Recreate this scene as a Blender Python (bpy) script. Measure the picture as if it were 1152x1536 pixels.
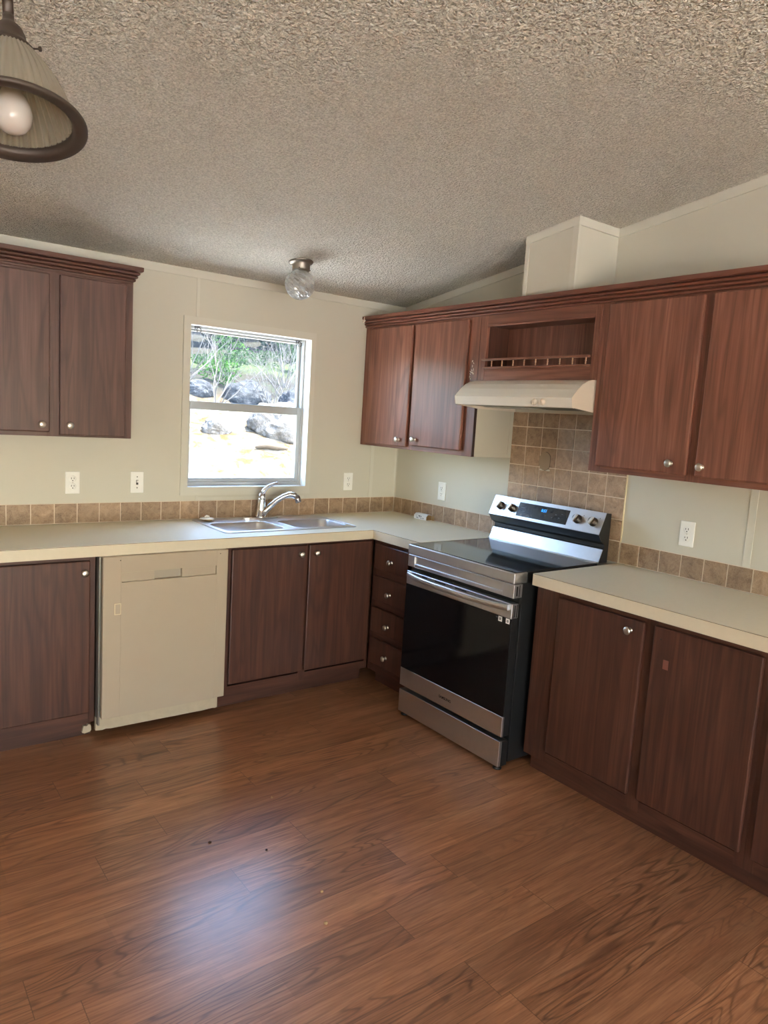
import bpy, bmesh, math, random
from mathutils import Vector, Matrix, noise as mnoise

# ---------------------------------------------------------------- clear
for o in list(bpy.data.objects):
    bpy.data.objects.remove(o, do_unlink=True)
scene = bpy.context.scene
COL = scene.collection
PI = math.pi
FZ = -0.02            # floor level (countertop surface is z = 0.914)
H = 0.914

# ---------------------------------------------------------------- camera
cam_data = bpy.data.cameras.new('camera')
cam = bpy.data.objects.new('camera', cam_data)
COL.objects.link(cam)
R_ = Vector((0.798019, -0.599541, 0.060964))
U_ = Vector((0.029764, 0.140252, 0.989668))
F_ = Vector((0.601897, 0.787959, -0.129769))
cam.matrix_world = Matrix(((R_.x, U_.x, -F_.x, -3.0815),
                           (R_.y, U_.y, -F_.y, -3.9274),
                           (R_.z, U_.z, -F_.z, 1.5588),
                           (0, 0, 0, 1)))
cam_data.sensor_fit = 'VERTICAL'
cam_data.sensor_height = 36.0
cam_data.lens = 1075.4668 / 1536.0 * 36.0
cam_data.clip_start = 0.05
cam_data.clip_end = 300
scene.camera = cam

# ---------------------------------------------------------------- light, world, exposure
SUN_STRENGTH = 62.0
SKY_STRENGTH = 3.4
LEFT_WINDOW_W = 8.0
REAR_W = 220.0
scene.view_settings.view_transform = 'Standard'
scene.view_settings.look = 'None'
scene.view_settings.gamma = 1.0
scene.view_settings.use_curve_mapping = False
scene.view_settings.exposure = 0.54
cy = scene.cycles
cy.use_denoising = True
cy.max_bounces = 10
cy.diffuse_bounces = 6
cy.glossy_bounces = 5
cy.transparent_max_bounces = 12
cy.sample_clamp_indirect = 8.0
cy.caustics_reflective = False
cy.caustics_refractive = False

world = bpy.data.worlds.new('sky')
scene.world = world
world.use_nodes = True
wn = world.node_tree
wn.nodes.clear()
wo = wn.nodes.new('ShaderNodeOutputWorld')
wb = wn.nodes.new('ShaderNodeBackground')
ws = wn.nodes.new('ShaderNodeTexSky')
ws.sky_type = 'NISHITA'
ws.sun_disc = False
ws.sun_elevation = math.radians(52)
ws.sun_rotation = math.radians(145)
ws.air_density = 1.0
ws.dust_density = 1.5
wb.inputs['Strength'].default_value = SKY_STRENGTH
wn.links.new(ws.outputs[0], wb.inputs[0])
wn.links.new(wb.outputs[0], wo.inputs[0])

def lamp(name, kind, energy, color, loc, direction, **kw):
    d = bpy.data.lights.new(name, kind)
    d.energy = energy
    d.color = color
    for k, v in kw.items():
        setattr(d, k, v)
    o = bpy.data.objects.new(name, d)
    o.location = loc
    o.rotation_euler = Vector(direction).to_track_quat('-Z', 'Y').to_euler()
    COL.objects.link(o)
    return o

# the sun stands behind the house and lights the bank outside the kitchen window
lamp('sun', 'SUN', SUN_STRENGTH, (1.0, 0.93, 0.82), (5, -10, 20), (-0.25, 0.20, -1.0), angle=0.01)
# daylight coming in through the two living room window in the left wall
for wy in (-6.4,):
    lamp('window_daylight', 'AREA', LEFT_WINDOW_W, (1.0, 0.93, 0.84), (-7.56, wy, 1.45), (1, 0, -0.05),
         shape='RECTANGLE', size=1.3, size_y=1.2)

# fill lamps added at the rear openings, facing up to brighten the ceiling
lamp('patio_fill', 'AREA', REAR_W, (1.0, 0.84, 0.65), (-4.4, -9.22, .30), (0, .35, 1), shape='RECTANGLE', size=2.4, size_y=.5)
lamp('rear_window_fill', 'AREA', REAR_W * 0.4, (1.0, 0.84, 0.65), (-1.9, -9.22, 1.0), (0, .35, 1), shape='RECTANGLE', size=1.3, size_y=1.2)

# ---------------------------------------------------------------- mesh helpers
def ident(o):
    return Vector((0, 0, 0)) if o is None else Vector(o.get('_w', (0, 0, 0)))

WORLD_LOC = {}

class MB:
    def __init__(self):
        self.v, self.f, self.m, self.s = [], [], [], []

    def add(self, verts, faces, mat=0, smooth=False):
        b = len(self.v)
        self.v += [tuple(p) for p in verts]
        self.f += [tuple(b + i for i in f) for f in faces]
        self.m += [mat] * len(faces)
        self.s += [smooth] * len(faces)
        return self

    def frombm(self, bm, mat=0, smooth=False):
        bm.verts.index_update()
        self.add([v.co for v in bm.verts], [[v.index for v in f.verts] for f in bm.faces], mat, smooth)
        bm.free()
        return self

    def box(self, x0, x1, y0, y1, z0, z1, bev=0.0, seg=2, mat=0):
        if x0 > x1: x0, x1 = x1, x0
        if y0 > y1: y0, y1 = y1, y0
        if z0 > z1: z0, z1 = z1, z0
        if bev <= 0:
            vs = [(x0, y0, z0), (x1, y0, z0), (x1, y1, z0), (x0, y1, z0), (x0, y0, z1), (x1, y0, z1), (x1, y1, z1), (x0, y1, z1)]
            fs = [(0, 3, 2, 1), (4, 5, 6, 7), (0, 1, 5, 4), (1, 2, 6, 5), (2, 3, 7, 6), (3, 0, 4, 7)]
            return self.add(vs, fs, mat)
        bm = bmesh.new()
        bmesh.ops.create_cube(bm, size=1.0)
        for v in bm.verts:
            v.co = Vector(((x0 + x1) / 2 + v.co.x * (x1 - x0), (y0 + y1) / 2 + v.co.y * (y1 - y0), (z0 + z1) / 2 + v.co.z * (z1 - z0)))
        bmesh.ops.bevel(bm, geom=bm.edges[:], offset=bev, segments=seg, affect='EDGES', profile=0.5)
        return self.frombm(bm, mat)

    def prism(self, poly, axis, a0, a1, mat=0, smooth=False):
        def P(p, a):
            return {'x': (a, p[0], p[1]), 'y': (p[0], a, p[1]), 'z': (p[0], p[1], a)}[axis]
        n = len(poly)
        vs = [P(p, a0) for p in poly] + [P(p, a1) for p in poly]
        fs = [(i, (i + 1) % n, n + (i + 1) % n, n + i) for i in range(n)]
        self.add(vs, fs, mat, smooth)
        self.add(vs[:n], [tuple(range(n))], mat)
        self.add(vs[n:], [tuple(range(n))], mat)
        return self

    def lathe(self, prof, origin, axis=(0, 0, 1), seg=24, mat=0, smooth=True, ribs=0, ribamp=0.0):
        a = Vector(axis).normalized()
        t = Vector((1, 0, 0)) if abs(a.x) < 0.9 else Vector((0, 1, 0))
        u = a.cross(t).normalized()
        w = a.cross(u)
        o = Vector(origin)
        vs, fs = [], []
        for (r, h) in prof:
            for k in range(seg):
                th = 2 * PI * k / seg
                rr = max(r, 1e-5) * (1 + ribamp * math.cos(ribs * th))
                vs.append(o + a * h + u * (rr * math.cos(th)) + w * (rr * math.sin(th)))
        for i in range(len(prof) - 1):
            for k in range(seg):
                k2 = (k + 1) % seg
                fs.append((i * seg + k, i * seg + k2, (i + 1) * seg + k2, (i + 1) * seg + k))
        return self.add(vs, fs, mat, smooth)

    def tube(self, pts, radii, seg=10, mat=0, smooth=True, caps=True, flat=1.0):
        pts = [Vector(p) for p in pts]
        if not isinstance(radii, (list, tuple)):
            radii = [radii] * len(pts)
        d0 = (pts[1] - pts[0]).normalized()
        u = d0.orthogonal().normalized()
        vs, fs = [], []
        for i, p in enumerate(pts):
            d = (pts[min(i + 1, len(pts) - 1)] - pts[max(i - 1, 0)]).normalized()
            u = (u - d * u.dot(d)).normalized()
            w = d.cross(u)
            for k in range(seg):
                th = 2 * PI * k / seg
                vs.append(p + u * (radii[i] * math.cos(th)) + w * (radii[i] * flat * math.sin(th)))
        for i in range(len(pts) - 1):
            for k in range(seg):
                k2 = (k + 1) % seg
                fs.append((i * seg + k, i * seg + k2, (i + 1) * seg + k2, (i + 1) * seg + k))
        if caps:
            fs.append(tuple(range(seg)))
            fs.append(tuple((len(pts) - 1) * seg + k for k in range(seg)))
        return self.add(vs, fs, mat, smooth)

    def sphere(self, c, r, seg=16, rings=10, mat=0, squash=1.0):
        return self.lathe([(r * math.sin(PI * i / rings), -r * squash * math.cos(PI * i / rings)) for i in range(rings + 1)], c, (0, 0, 1), seg, mat)

    def build(self, name, mats, parent=None, fix=True):
        base = WORLD_LOC.get(parent.name, Vector((0, 0, 0))) if parent else Vector((0, 0, 0))
        me = bpy.data.meshes.new(name)
        me.from_pydata([tuple(Vector(p) - base) for p in self.v], [], self.f)
        if not isinstance(mats, (list, tuple)):
            mats = [mats]
        for m in mats:
            me.materials.append(m)
        for p, mi, sm in zip(me.polygons, self.m, self.s):
            p.material_index = mi
            p.use_smooth = sm
        if fix:
            bm = bmesh.new()
            bm.from_mesh(me)
            bmesh.ops.remove_doubles(bm, verts=bm.verts, dist=1e-6)
            bmesh.ops.recalc_face_normals(bm, faces=bm.faces)
            bm.to_mesh(me)
            bm.free()
        me.validate()
        o = bpy.data.objects.new(name, me)
        COL.objects.link(o)
        if parent:
            o.parent = parent
        WORLD_LOC[o.name] = base
        return o

def rebase(o, loc):
    """move a top-level mesh's origin to loc (keeps the shape in place)"""
    loc = Vector(loc)
    for v in o.data.vertices:
        v.co -= loc
    o.location = loc
    WORLD_LOC[o.name] = loc
    return o

def thing(name, label, cat, loc=(0, 0, 0), group=None, kind=None):
    o = bpy.data.objects.new(name, None)
    o.empty_display_size = 0.05
    o.location = loc
    COL.objects.link(o)
    o['label'] = label
    o['category'] = cat
    if group: o['group'] = group
    if kind: o['kind'] = kind
    WORLD_LOC[o.name] = Vector(loc)
    return o

def tag(o, label, cat, group=None, kind=None):
    o['label'] = label
    o['category'] = cat
    if group: o['group'] = group
    if kind: o['kind'] = kind
    return o

def struct(o):
    o['kind'] = 'structure'
    return o

def clone(root, loc):
    """copy a thing with its parts and sub-parts"""
    r = root.copy()
    COL.objects.link(r)
    r.location = loc
    for ch in list(root.children):
        c = ch.copy()
        COL.objects.link(c)
        c.parent = r
        for g in list(ch.children):
            d = g.copy()
            COL.objects.link(d)
            d.parent = c
    return r

def rrect(x0, x1, y0, y1, r, n=6):
    pts = []
    for (cx, cyy, a0) in ((x1 - r, y1 - r, 0), (x0 + r, y1 - r, 90), (x0 + r, y0 + r, 180), (x1 - r, y0 + r, 270)):
        for k in range(n + 1):
            a = math.radians(a0 + 90 * k / n)
            pts.append((cx + r * math.cos(a), cyy + r * math.sin(a)))
    return pts

def plate(outer, holes, z, thick):
    """flat plate of an outline with holes, top face at z"""
    bm = bmesh.new()
    edges = []
    for loop in [outer] + holes:
        vs = [bm.verts.new((p[0], p[1], z)) for p in loop]
        for i in range(len(vs)):
            edges.append(bm.edges.new((vs[i], vs[(i + 1) % len(vs)])))
    bmesh.ops.triangle_fill(bm, use_beauty=True, use_dissolve=False, edges=edges)
    if thick > 0:
        r = bmesh.ops.extrude_face_region(bm, geom=bm.faces[:])
        for e in r['geom']:
            if isinstance(e, bmesh.types.BMVert):
                e.co.z -= thick
    bmesh.ops.recalc_face_normals(bm, faces=bm.faces)
    return bm

# ---------------------------------------------------------------- material helpers
class NM:
    def __init__(self, name):
        self.mat = bpy.data.materials.new(name)
        self.mat.use_nodes = True
        self.t = self.mat.node_tree
        self.t.nodes.clear()
        self.out = self.t.nodes.new('ShaderNodeOutputMaterial')

    def n(self, typ, ins=None, **attrs):
        nd = self.t.nodes.new('ShaderNode' + typ)
        for k, v in attrs.items():
            setattr(nd, k, v)
        for k, v in (ins or {}).items():
            s = nd.inputs[k]
            if hasattr(v, 'is_output') or isinstance(v, bpy.types.NodeSocket):
                self.t.links.new(v, s)
            else:
                s.default_value = v
        return nd

    def math(self, op, a, b=0.0, c=None):
        nd = self.t.nodes.new('ShaderNodeMath')
        nd.operation = op
        for i, v in enumerate((a, b, c)):
            if v is None: continue
            if isinstance(v, bpy.types.NodeSocket): self.t.links.new(v, nd.inputs[i])
            else: nd.inputs[i].default_value = v
        return nd.outputs[0]

    def mix(self, fac, a, b, blend='MIX'):
        nd = self.t.nodes.new('ShaderNodeMix')
        nd.data_type = 'RGBA'
        nd.blend_type = blend
        for i, v in ((0, fac), (6, a), (7, b)):
            if isinstance(v, bpy.types.NodeSocket): self.t.links.new(v, nd.inputs[i])
            elif i == 0: nd.inputs[0].default_value = v
            else: nd.inputs[i].default_value = (*v[:3], 1)
        return nd.outputs[2]

    def ramp(self, fac, stops):
        nd = self.t.nodes.new('ShaderNodeValToRGB')
        self.t.links.new(fac, nd.inputs[0])
        el = nd.color_ramp.elements
        while len(el) < len(stops): el.new(0.5)
        for e, (p, c) in zip(el, stops):
            e.position = p
            e.color = (*c[:3], 1) if len(c) >= 3 else (c[0], c[0], c[0], 1)
        return nd.outputs[0]

    def coords(self, scale=(1, 1, 1), rnd=True):
        tc = self.n('TexCoord').outputs['Object']
        if rnd:
            r = self.n('ObjectInfo').outputs['Random']
            k = self.math('MULTIPLY', r, 37.0)
            tc = self.n('VectorMath', {0: tc, 1: self.n('CombineXYZ', {0: k, 1: k, 2: k}).outputs[0]}, operation='ADD').outputs[0]
        return self.n('VectorMath', {0: tc, 1: scale}, operation='MULTIPLY').outputs[0]

    def noise(self, vec, scale=1.0, detail=3.0, rough=0.5, dist=0.0):
        return self.n('TexNoise', {'Vector': vec, 'Scale': scale, 'Detail': detail, 'Roughness': rough, 'Distortion': dist}).outputs[0]

    def bump(self, h, strength=0.3, dist=0.002):
        return self.n('Bump', {'Height': h, 'Strength': strength, 'Distance': dist}).outputs[0]

    def bsdf(self, color=(0.8, 0.8, 0.8), rough=0.5, metal=0.0, normal=None, **kw):
        p = self.t.nodes.new('ShaderNodeBsdfPrincipled')
        def put(k, v):
            if isinstance(v, bpy.types.NodeSocket): self.t.links.new(v, p.inputs[k])
            elif k in ('Base Color', 'Emission Color'): p.inputs[k].default_value = (*v[:3], 1)
            else: p.inputs[k].default_value = v
        put('Base Color', color); put('Roughness', rough); put('Metallic', metal)
        if normal is not None: put('Normal', normal)
        for k, v in kw.items(): put(k.replace('_', ' '), v)
        self.t.links.new(p.outputs[0], self.out.inputs[0])
        self.p = p
        return self.mat

def plain(name, color, rough=0.5, metal=0.0, mottle=0.06, scale=8.0, bump=0.0, bscale=300, **kw):
    m = NM(name)
    v = m.coords()
    n = m.noise(v, scale, 4)
    lo = tuple(c * (1 - mottle) for c in color)
    hi = tuple(min(1, c * (1 + mottle)) for c in color)
    c = m.mix(n, lo, hi)
    nm = m.bump(m.noise(v, bscale, 2), bump, 0.001) if bump else None
    return m.bsdf(c, rough, metal, nm, **kw)

def wood(name, dark, mid, light, axis, rough=0.42, k=1.0):
    """laminate wood with the grain along the given axis"""
    m = NM(name)
    def sc(a, b):
        return tuple(b if ax == axis else a for ax in 'xyz')
    v = m.coords()
    big = m.noise(m.n('VectorMath', {0: v, 1: sc(7 * k, .55 * k)}, operation='MULTIPLY').outputs[0], 1.0, 2, .5, .3)
    fine = m.noise(m.n('VectorMath', {0: v, 1: sc(140, 3.0)}, operation='MULTIPLY').outputs[0], 1.0, 3, .6)
    med = m.noise(m.n('VectorMath', {0: v, 1: sc(28, 1.2)}, operation='MULTIPLY').outputs[0], 1.0, 4, .6, .6)
    ring = m.math('SINE', m.math('MULTIPLY', big, 70.0))
    ring = m.math('MULTIPLY', m.math('ADD', ring, 1.0), 0.5)
    ring = m.math('POWER', ring, 3.0)
    t = m.math('ADD', m.math('MULTIPLY', med, 0.7), m.math('MULTIPLY', fine, 0.3))
    c = m.ramp(t, [(0.36, dark), (0.51, mid), (0.66, light)])
    c = m.mix(m.math('MULTIPLY', ring, 0.42), c, tuple(x * 0.55 for x in dark))
    c = m.mix(m.math('MULTIPLY', m.noise(v, 2.2, 2), 0.35), c, light)
    return m.bsdf(c, rough, 0.0, m.bump(fine, 0.08, 0.001), Specular_IOR_Level=0.45)

CH_D, CH_M, CH_L = (0.085, 0.029, 0.019), (0.172, 0.064, 0.041), (0.265, 0.114, 0.077)
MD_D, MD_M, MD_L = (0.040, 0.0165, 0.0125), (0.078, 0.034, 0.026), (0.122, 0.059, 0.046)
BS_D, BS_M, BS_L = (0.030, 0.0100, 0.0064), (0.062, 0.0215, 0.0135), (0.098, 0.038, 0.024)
M = {}
M['wood_vertical'] = wood('cherry_wood_vertical', CH_D, CH_M, CH_L, 'z')
M['wood_along_x'] = wood('cherry_wood_along_x', CH_D, CH_M, CH_L, 'x')
M['wood_along_y'] = wood('cherry_wood_along_y', CH_D, CH_M, CH_L, 'y')
M['mid_vertical'] = wood('mid_cherry_wood_vertical', MD_D, MD_M, MD_L, 'z')  # darker, browner tone of the cherry for the cabinet left of the window
M['mid_along_x'] = wood('mid_cherry_wood_along_x', MD_D, MD_M, MD_L, 'x')
# base cabinets: same laminate, their dimmer lighting put into a darker colour
M['base_vertical'] = wood('shaded_cherry_wood_vertical', BS_D, BS_M, BS_L, 'z')
M['base_along_x'] = wood('shaded_cherry_wood_along_x', BS_D, BS_M, BS_L, 'x')
M['base_along_y'] = wood('shaded_cherry_wood_along_y', BS_D, BS_M, BS_L, 'y')
M['crown'] = plain('cherry_moulding', (0.130, 0.046, 0.030), 0.28, mottle=0.2, scale=12)
M['crown_x'] = plain('mid_cherry_moulding', (0.085, 0.036, 0.026), 0.30, mottle=0.2, scale=12)
M['rail'] = plain('cherry_gallery_rail', (0.20, 0.082, 0.055), 0.28, mottle=0.2, scale=12)
M['spindle'] = plain('copper_toned_spindle', (0.40, 0.23, 0.15), 0.3, mottle=0.1)
M['dark_wood'] = plain('dark_stained_edge', (0.03, 0.013, 0.010), 0.6)  # dark tone for the cabinet edge, knob hole, screws and dark crumbs
M['cream_panel'] = plain('cream_panel', (0.50, 0.465, 0.375), 0.5, mottle=0.03)
M['wall'] = plain('cream_vinyl_wall', (0.57, 0.54, 0.45), 0.55, mottle=0.025, scale=3, bump=0.05, bscale=260)
M['trim'] = plain('cream_trim', (0.605, 0.58, 0.495), 0.45, mottle=0.02)
M['white_trim'] = plain('white_window_trim', (0.72, 0.71, 0.68), 0.4, mottle=0.02)
M['vinyl'] = plain('grey_white_window_frame', (0.40, 0.42, 0.42), 0.35, mottle=0.03)
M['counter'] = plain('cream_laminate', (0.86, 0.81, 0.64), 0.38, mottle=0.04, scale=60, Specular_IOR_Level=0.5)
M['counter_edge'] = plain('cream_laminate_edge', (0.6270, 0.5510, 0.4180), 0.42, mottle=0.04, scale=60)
M['seam'] = plain('brown_seam', (0.09, 0.055, 0.035), 0.6)
M['steel'] = plain('brushed_stainless', (0.62, 0.62, 0.63), 0.34, 1.0, mottle=0.05, scale=40)
M['steel_light'] = plain('sink_stainless', (0.70, 0.71, 0.72), 0.34, 1.0, mottle=0.06, scale=20)
M['chrome'] = plain('chrome', (0.80, 0.82, 0.84), 0.08, 1.0, mottle=0.02)
M['nickel'] = plain('brushed_nickel', (0.60, 0.56, 0.50), 0.36, 1.0, mottle=0.03)
M['black'] = plain('black_enamel', (0.010, 0.010, 0.011), 0.35)
M['black_gap'] = plain('black_shadow_gap', (0.006, 0.006, 0.006), 0.7)
M['black_glass'] = plain('black_oven_glass', (0.004, 0.004, 0.005), 0.10, mottle=0.0, Specular_IOR_Level=0.22)
M['cook_glass'] = plain('black_ceramic_cooktop', (0.012, 0.012, 0.012), 0.07, mottle=0.0, Specular_IOR_Level=0.6)
M['display'] = plain('display_glass', (0.014, 0.016, 0.018), 0.2, mottle=0.2, scale=30)
M['range_knob'] = plain('dark_nickel_knob', (0.16, 0.145, 0.13), 0.32, 1.0)
M['bisque'] = plain('bisque_dishwasher_enamel', (0.41, 0.335, 0.25), 0.4, mottle=0.02)
M['bisque_dark'] = plain('bisque_kick_panel', (0.4400, 0.3680, 0.2640), 0.55, mottle=0.12, scale=30)
M['bisque_grey'] = plain('bisque_grip_pocket', (0.36, 0.31, 0.245), 0.5)
M['sticker'] = plain('faded_sticker', (0.66, 0.56, 0.36), 0.5)
M['hood'] = plain('white_hood_enamel', (0.78, 0.75, 0.68), 0.33, mottle=0.02)
M['hood_end'] = plain('shaded_hood_end', (0.62, 0.54, 0.44), 0.4, mottle=0.02)  # hood white darkened and warmed, end shading put into the colour
M['grease'] = plain('greasy_filter', (0.17, 0.18, 0.14), 0.5, 0.4, mottle=0.4, scale=60)
M['hood_knob'] = plain('beige_plastic', (0.66, 0.57, 0.47), 0.4)
M['plastic_white'] = plain('white_plastic', (0.86, 0.85, 0.80), 0.35, mottle=0.01)
M['plastic_dark'] = plain('dark_slot', (0.05, 0.045, 0.04), 0.6)
M['stopper'] = plain('cream_rubber', (0.86, 0.80, 0.68), 0.45)
M['stopper_foot'] = plain('amber_rubber', (0.42, 0.30, 0.14), 0.5)
M['carton'] = plain('white_carton', (0.80, 0.81, 0.82), 0.5)
M['carton_in'] = plain('brown_cardboard', (0.42, 0.27, 0.12), 0.7)
M['ink'] = plain('dark_ink', (0.012, 0.012, 0.015), 0.6)
M['bronze'] = plain('aged_bronze', (0.055, 0.040, 0.032), 0.50, 0.3)
M['bulb'] = plain('frosted_bulb', (0.50, 0.46, 0.42), 0.25, mottle=0.01)
M['scuff'] = plain('bare_scuffed_wood', (0.74, 0.66, 0.56), 0.7, mottle=0.2, scale=200)
M['tape'] = plain('tape_residue', (0.17, 0.062, 0.045), 0.5)
M['oval'] = plain('brown_wall_board', (0.27, 0.205, 0.135), 0.6, mottle=0.1, scale=30)
M['crumb'] = plain('tan_crumb', (0.42, 0.28, 0.15), 0.8)
M['wire'] = plain('dark_wire', (0.05, 0.05, 0.045), 0.4, 0.8)
M['grout'] = plain('beige_grout', (0.72, 0.60, 0.46), 0.8, mottle=0.08, scale=40)
M['clock'] = NM('blue_clock_digits').bsdf((0, 0, 0), 0.5, Emission_Color=(0.02, 0.30, 1.0), Emission_Strength=1.6)

def m_tile():
    m = NM('brown_mottled_tile')
    v = m.coords(rnd=False)
    isl = m.n('NewGeometry').outputs['Random Per Island']
    off = m.n('CombineXYZ', {0: m.math('MULTIPLY', isl, 13.0), 1: m.math('MULTIPLY', isl, 7.0), 2: m.math('MULTIPLY', isl, 5.0)}).outputs[0]
    v = m.n('VectorMath', {0: v, 1: off}, operation='ADD').outputs[0]
    n1 = m.noise(v, 22, 5, .6, 0.8)
    n2 = m.noise(v, 60, 3, .6, 1.5)
    c = m.ramp(n1, [(0.28, (0.185, 0.112, 0.066)), (0.5, (0.310, 0.200, 0.122)), (0.72, (0.43, 0.295, 0.19))])
    vein = m.math('SUBTRACT', 1.0, m.math('MULTIPLY', m.math('ABSOLUTE', m.math('SUBTRACT', n2, 0.5)), 16.0))
    vein = m.math('MAXIMUM', vein, 0.0)
    c = m.mix(m.math('MULTIPLY', vein, 0.28), c, (0.56, 0.43, 0.31))
    sh = m.math('ADD', 0.82, m.math('MULTIPLY', isl, 0.36))
    c = m.mix(1.0, c, m.n('CombineColor', {0: sh, 1: sh, 2: sh}).outputs[0], 'MULTIPLY')
    h = m.math('ADD', m.noise(v, 30, 4, .6, 1.0), m.math('MULTIPLY', vein, 0.3))
    return m.bsdf(c, 0.40, 0.0, m.bump(h, 0.35, 0.003))
M['tile'] = m_tile()

def m_ceiling():
    m = NM('popcorn_ceiling')
    v = m.coords(rnd=False)
    v2 = m.n('VectorMath', {0: v, 1: m.n('VectorMath', {0: m.n('TexNoise', {'Vector': v, 'Scale': 40.0, 'Detail': 1.0}).outputs[1], 1: (0.02, 0.02, 0.02)}, operation='MULTIPLY').outputs[0]}, operation='ADD').outputs[0]
    n1 = m.noise(v2, 84, 2, .5, 0.6)
    blob = m.ramp(n1, [(0.37, (0.0,)), (0.60, (1.0,))])
    n2 = m.noise(v, 260, 2)
    h = m.math('ADD', blob, m.math('MULTIPLY', n2, 0.35))
    c = m.mix(m.noise(v, 1.3, 3), (0.79, 0.745, 0.65), (0.86, 0.815, 0.72))
    # granules of slightly different whites
    gr_ = m.ramp(m.noise(v, 125, 2, .6, .4), [(0.36, (0.84, 0.83, 0.81)), (0.62, (1.13, 1.13, 1.13))])
    c = m.mix(1.0, c, gr_, 'MULTIPLY')
    return m.bsdf(c, 0.9, 0.0, m.bump(h, 1.0, 0.017), Specular_IOR_Level=0.1)
M['ceiling'] = m_ceiling()

def m_floor():
    m = NM('oak_laminate_planks')
    tc = m.n('TexCoord').outputs['Object']
    sp = m.n('SeparateXYZ', {0: tc})
    x, y = sp.outputs[0], sp.outputs[1]
    PW, PL = 0.152, 1.22
    row = m.math('FLOOR', m.math('DIVIDE', y, PW))
    rr = m.n('TexWhiteNoise', {'W': row}, noise_dimensions='1D').outputs[0]
    xs = m.math('ADD', x, m.math('MULTIPLY', rr, 3.7))
    col = m.math('FLOOR', m.math('DIVIDE', xs, PL))
    idv = m.n('CombineXYZ', {0: row, 1: col, 2: 0.0}).outputs[0]
    wn2 = m.n('TexWhiteNoise', {'Vector': idv}, noise_dimensions='2D')
    pid = wn2.outputs[0]
    off = m.n('VectorMath', {0: wn2.outputs[1], 1: (40.0, 40.0, 40.0)}, operation='MULTIPLY').outputs[0]
    def vec(sx, sy):
        a = m.n('VectorMath', {0: tc, 1: off}, operation='ADD').outputs[0]
        return m.n('VectorMath', {0: a, 1: (sx, sy, 1.0)}, operation='MULTIPLY').outputs[0]
    big = m.noise(vec(1.0, 7.5), 1.0, 2.0, .45, 0.35)
    med = m.noise(vec(2.2, 34.0), 1.0, 4.0, .6, 0.3)
    fine = m.noise(vec(9.0, 210.0), 1.0, 3.0, .6)
    # growth-ring figure: contour lines of the stretched noise
    ring = m.math('POWER', m.math('MULTIPLY', m.math('ADD', m.math('SINE', m.math('MULTIPLY', big, 120.0)), 1.0), 0.5), 5.0)
    zone = m.ramp(m.noise(vec(0.9, 5.0), 1.0, 1.0), [(0.45, (0.0,)), (0.62, (1.0,))])
    t = m.math('ADD', m.math('MULTIPLY', med, 0.52), m.math('MULTIPLY', fine, 0.48))
    c = m.ramp(t, [(0.36, (0.205, 0.085, 0.043)), (0.50, (0.355, 0.164, 0.086)), (0.65, (0.480, 0.250, 0.138))])
    c = m.mix(m.math('MULTIPLY', m.math('MULTIPLY', ring, zone), 0.62), c, (0.070, 0.024, 0.013))
    half = m.n('TexWhiteNoise', {'Vector': m.n('CombineXYZ', {0: m.math('FLOOR', m.math('DIVIDE', y, PW / 2)), 1: m.math('FLOOR', m.math('DIVIDE', m.math('ADD', xs, m.math('MULTIPLY', pid, 3.0)), 0.61)), 2: 0.0}).outputs[0]}, noise_dimensions='2D').outputs[0]
    c = m.mix(1.0, c, m.mix(half, (0.87, 0.86, 0.84), (1.10, 1.09, 1.07)), 'MULTIPLY')
    tint = m.mix(pid, (0.84, 0.81, 0.78), (1.12, 1.09, 1.04))
    c = m.mix(1.0, c, tint, 'MULTIPLY')
    # seams
    fy = m.math('FRACT', m.math('DIVIDE', y, PW))
    fx = m.math('FRACT', m.math('DIVIDE', xs, PL))
    ey = m.math('LESS_THAN', m.math('MINIMUM', fy, m.math('SUBTRACT', 1.0, fy)), 0.0065)
    ex = m.math('LESS_THAN', m.math('MINIMUM', fx, m.math('SUBTRACT', 1.0, fx)), 0.0011)
    seam = m.math('MAXIMUM', ey, ex)
    c = m.mix(m.math('MULTIPLY', seam, 0.55), c, (0.045, 0.018, 0.011))
    h = m.math('SUBTRACT', m.math('MULTIPLY', fine, 0.5), seam)
    rough = 0.28
    return m.bsdf(c, rough, 0.0, m.bump(h, 0.12, 0.001), Specular_IOR_Level=1.0)
M['floor'] = m_floor()

def m_pane(name, haze):
    m = NM(name)
    tr = m.n('BsdfTransparent', {'Color': (0.97, 0.985, 0.98, 1)})
    gl = m.n('BsdfGlossy', {'Color': (0.9, 0.95, 1, 1), 'Roughness': 0.02})
    face = m.n('LayerWeight', {'Blend': 0.5}).outputs['Facing']
    mx = m.n('MixShader', {0: m.math('ADD', 0.035, m.math('MULTIPLY', m.math('POWER', face, 5.0), 0.8))})
    m.t.links.new(tr.outputs[0], mx.inputs[1]); m.t.links.new(gl.outputs[0], mx.inputs[2])
    last = mx.outputs[0]
    if haze > 0:
        tl = m.n('BsdfTranslucent', {'Color': (0.80, 0.92, 1.0, 1)})
        n = m.noise(m.coords(), 3.0, 4)
        mx2 = m.n('MixShader', {0: m.math('MULTIPLY', n, haze * 2)})
        m.t.links.new(last, mx2.inputs[1]); m.t.links.new(tl.outputs[0], mx2.inputs[2])
        last = mx2.outputs[0]
    m.t.links.new(last, m.out.inputs[0])
    return m.mat
M['pane'] = m_pane('clear_window_glass', 0.0)
M['pane_hazy'] = m_pane('hazy_window_glass', 0.008)  # upper pane: bluish haze mixed into the glass itself

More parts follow.
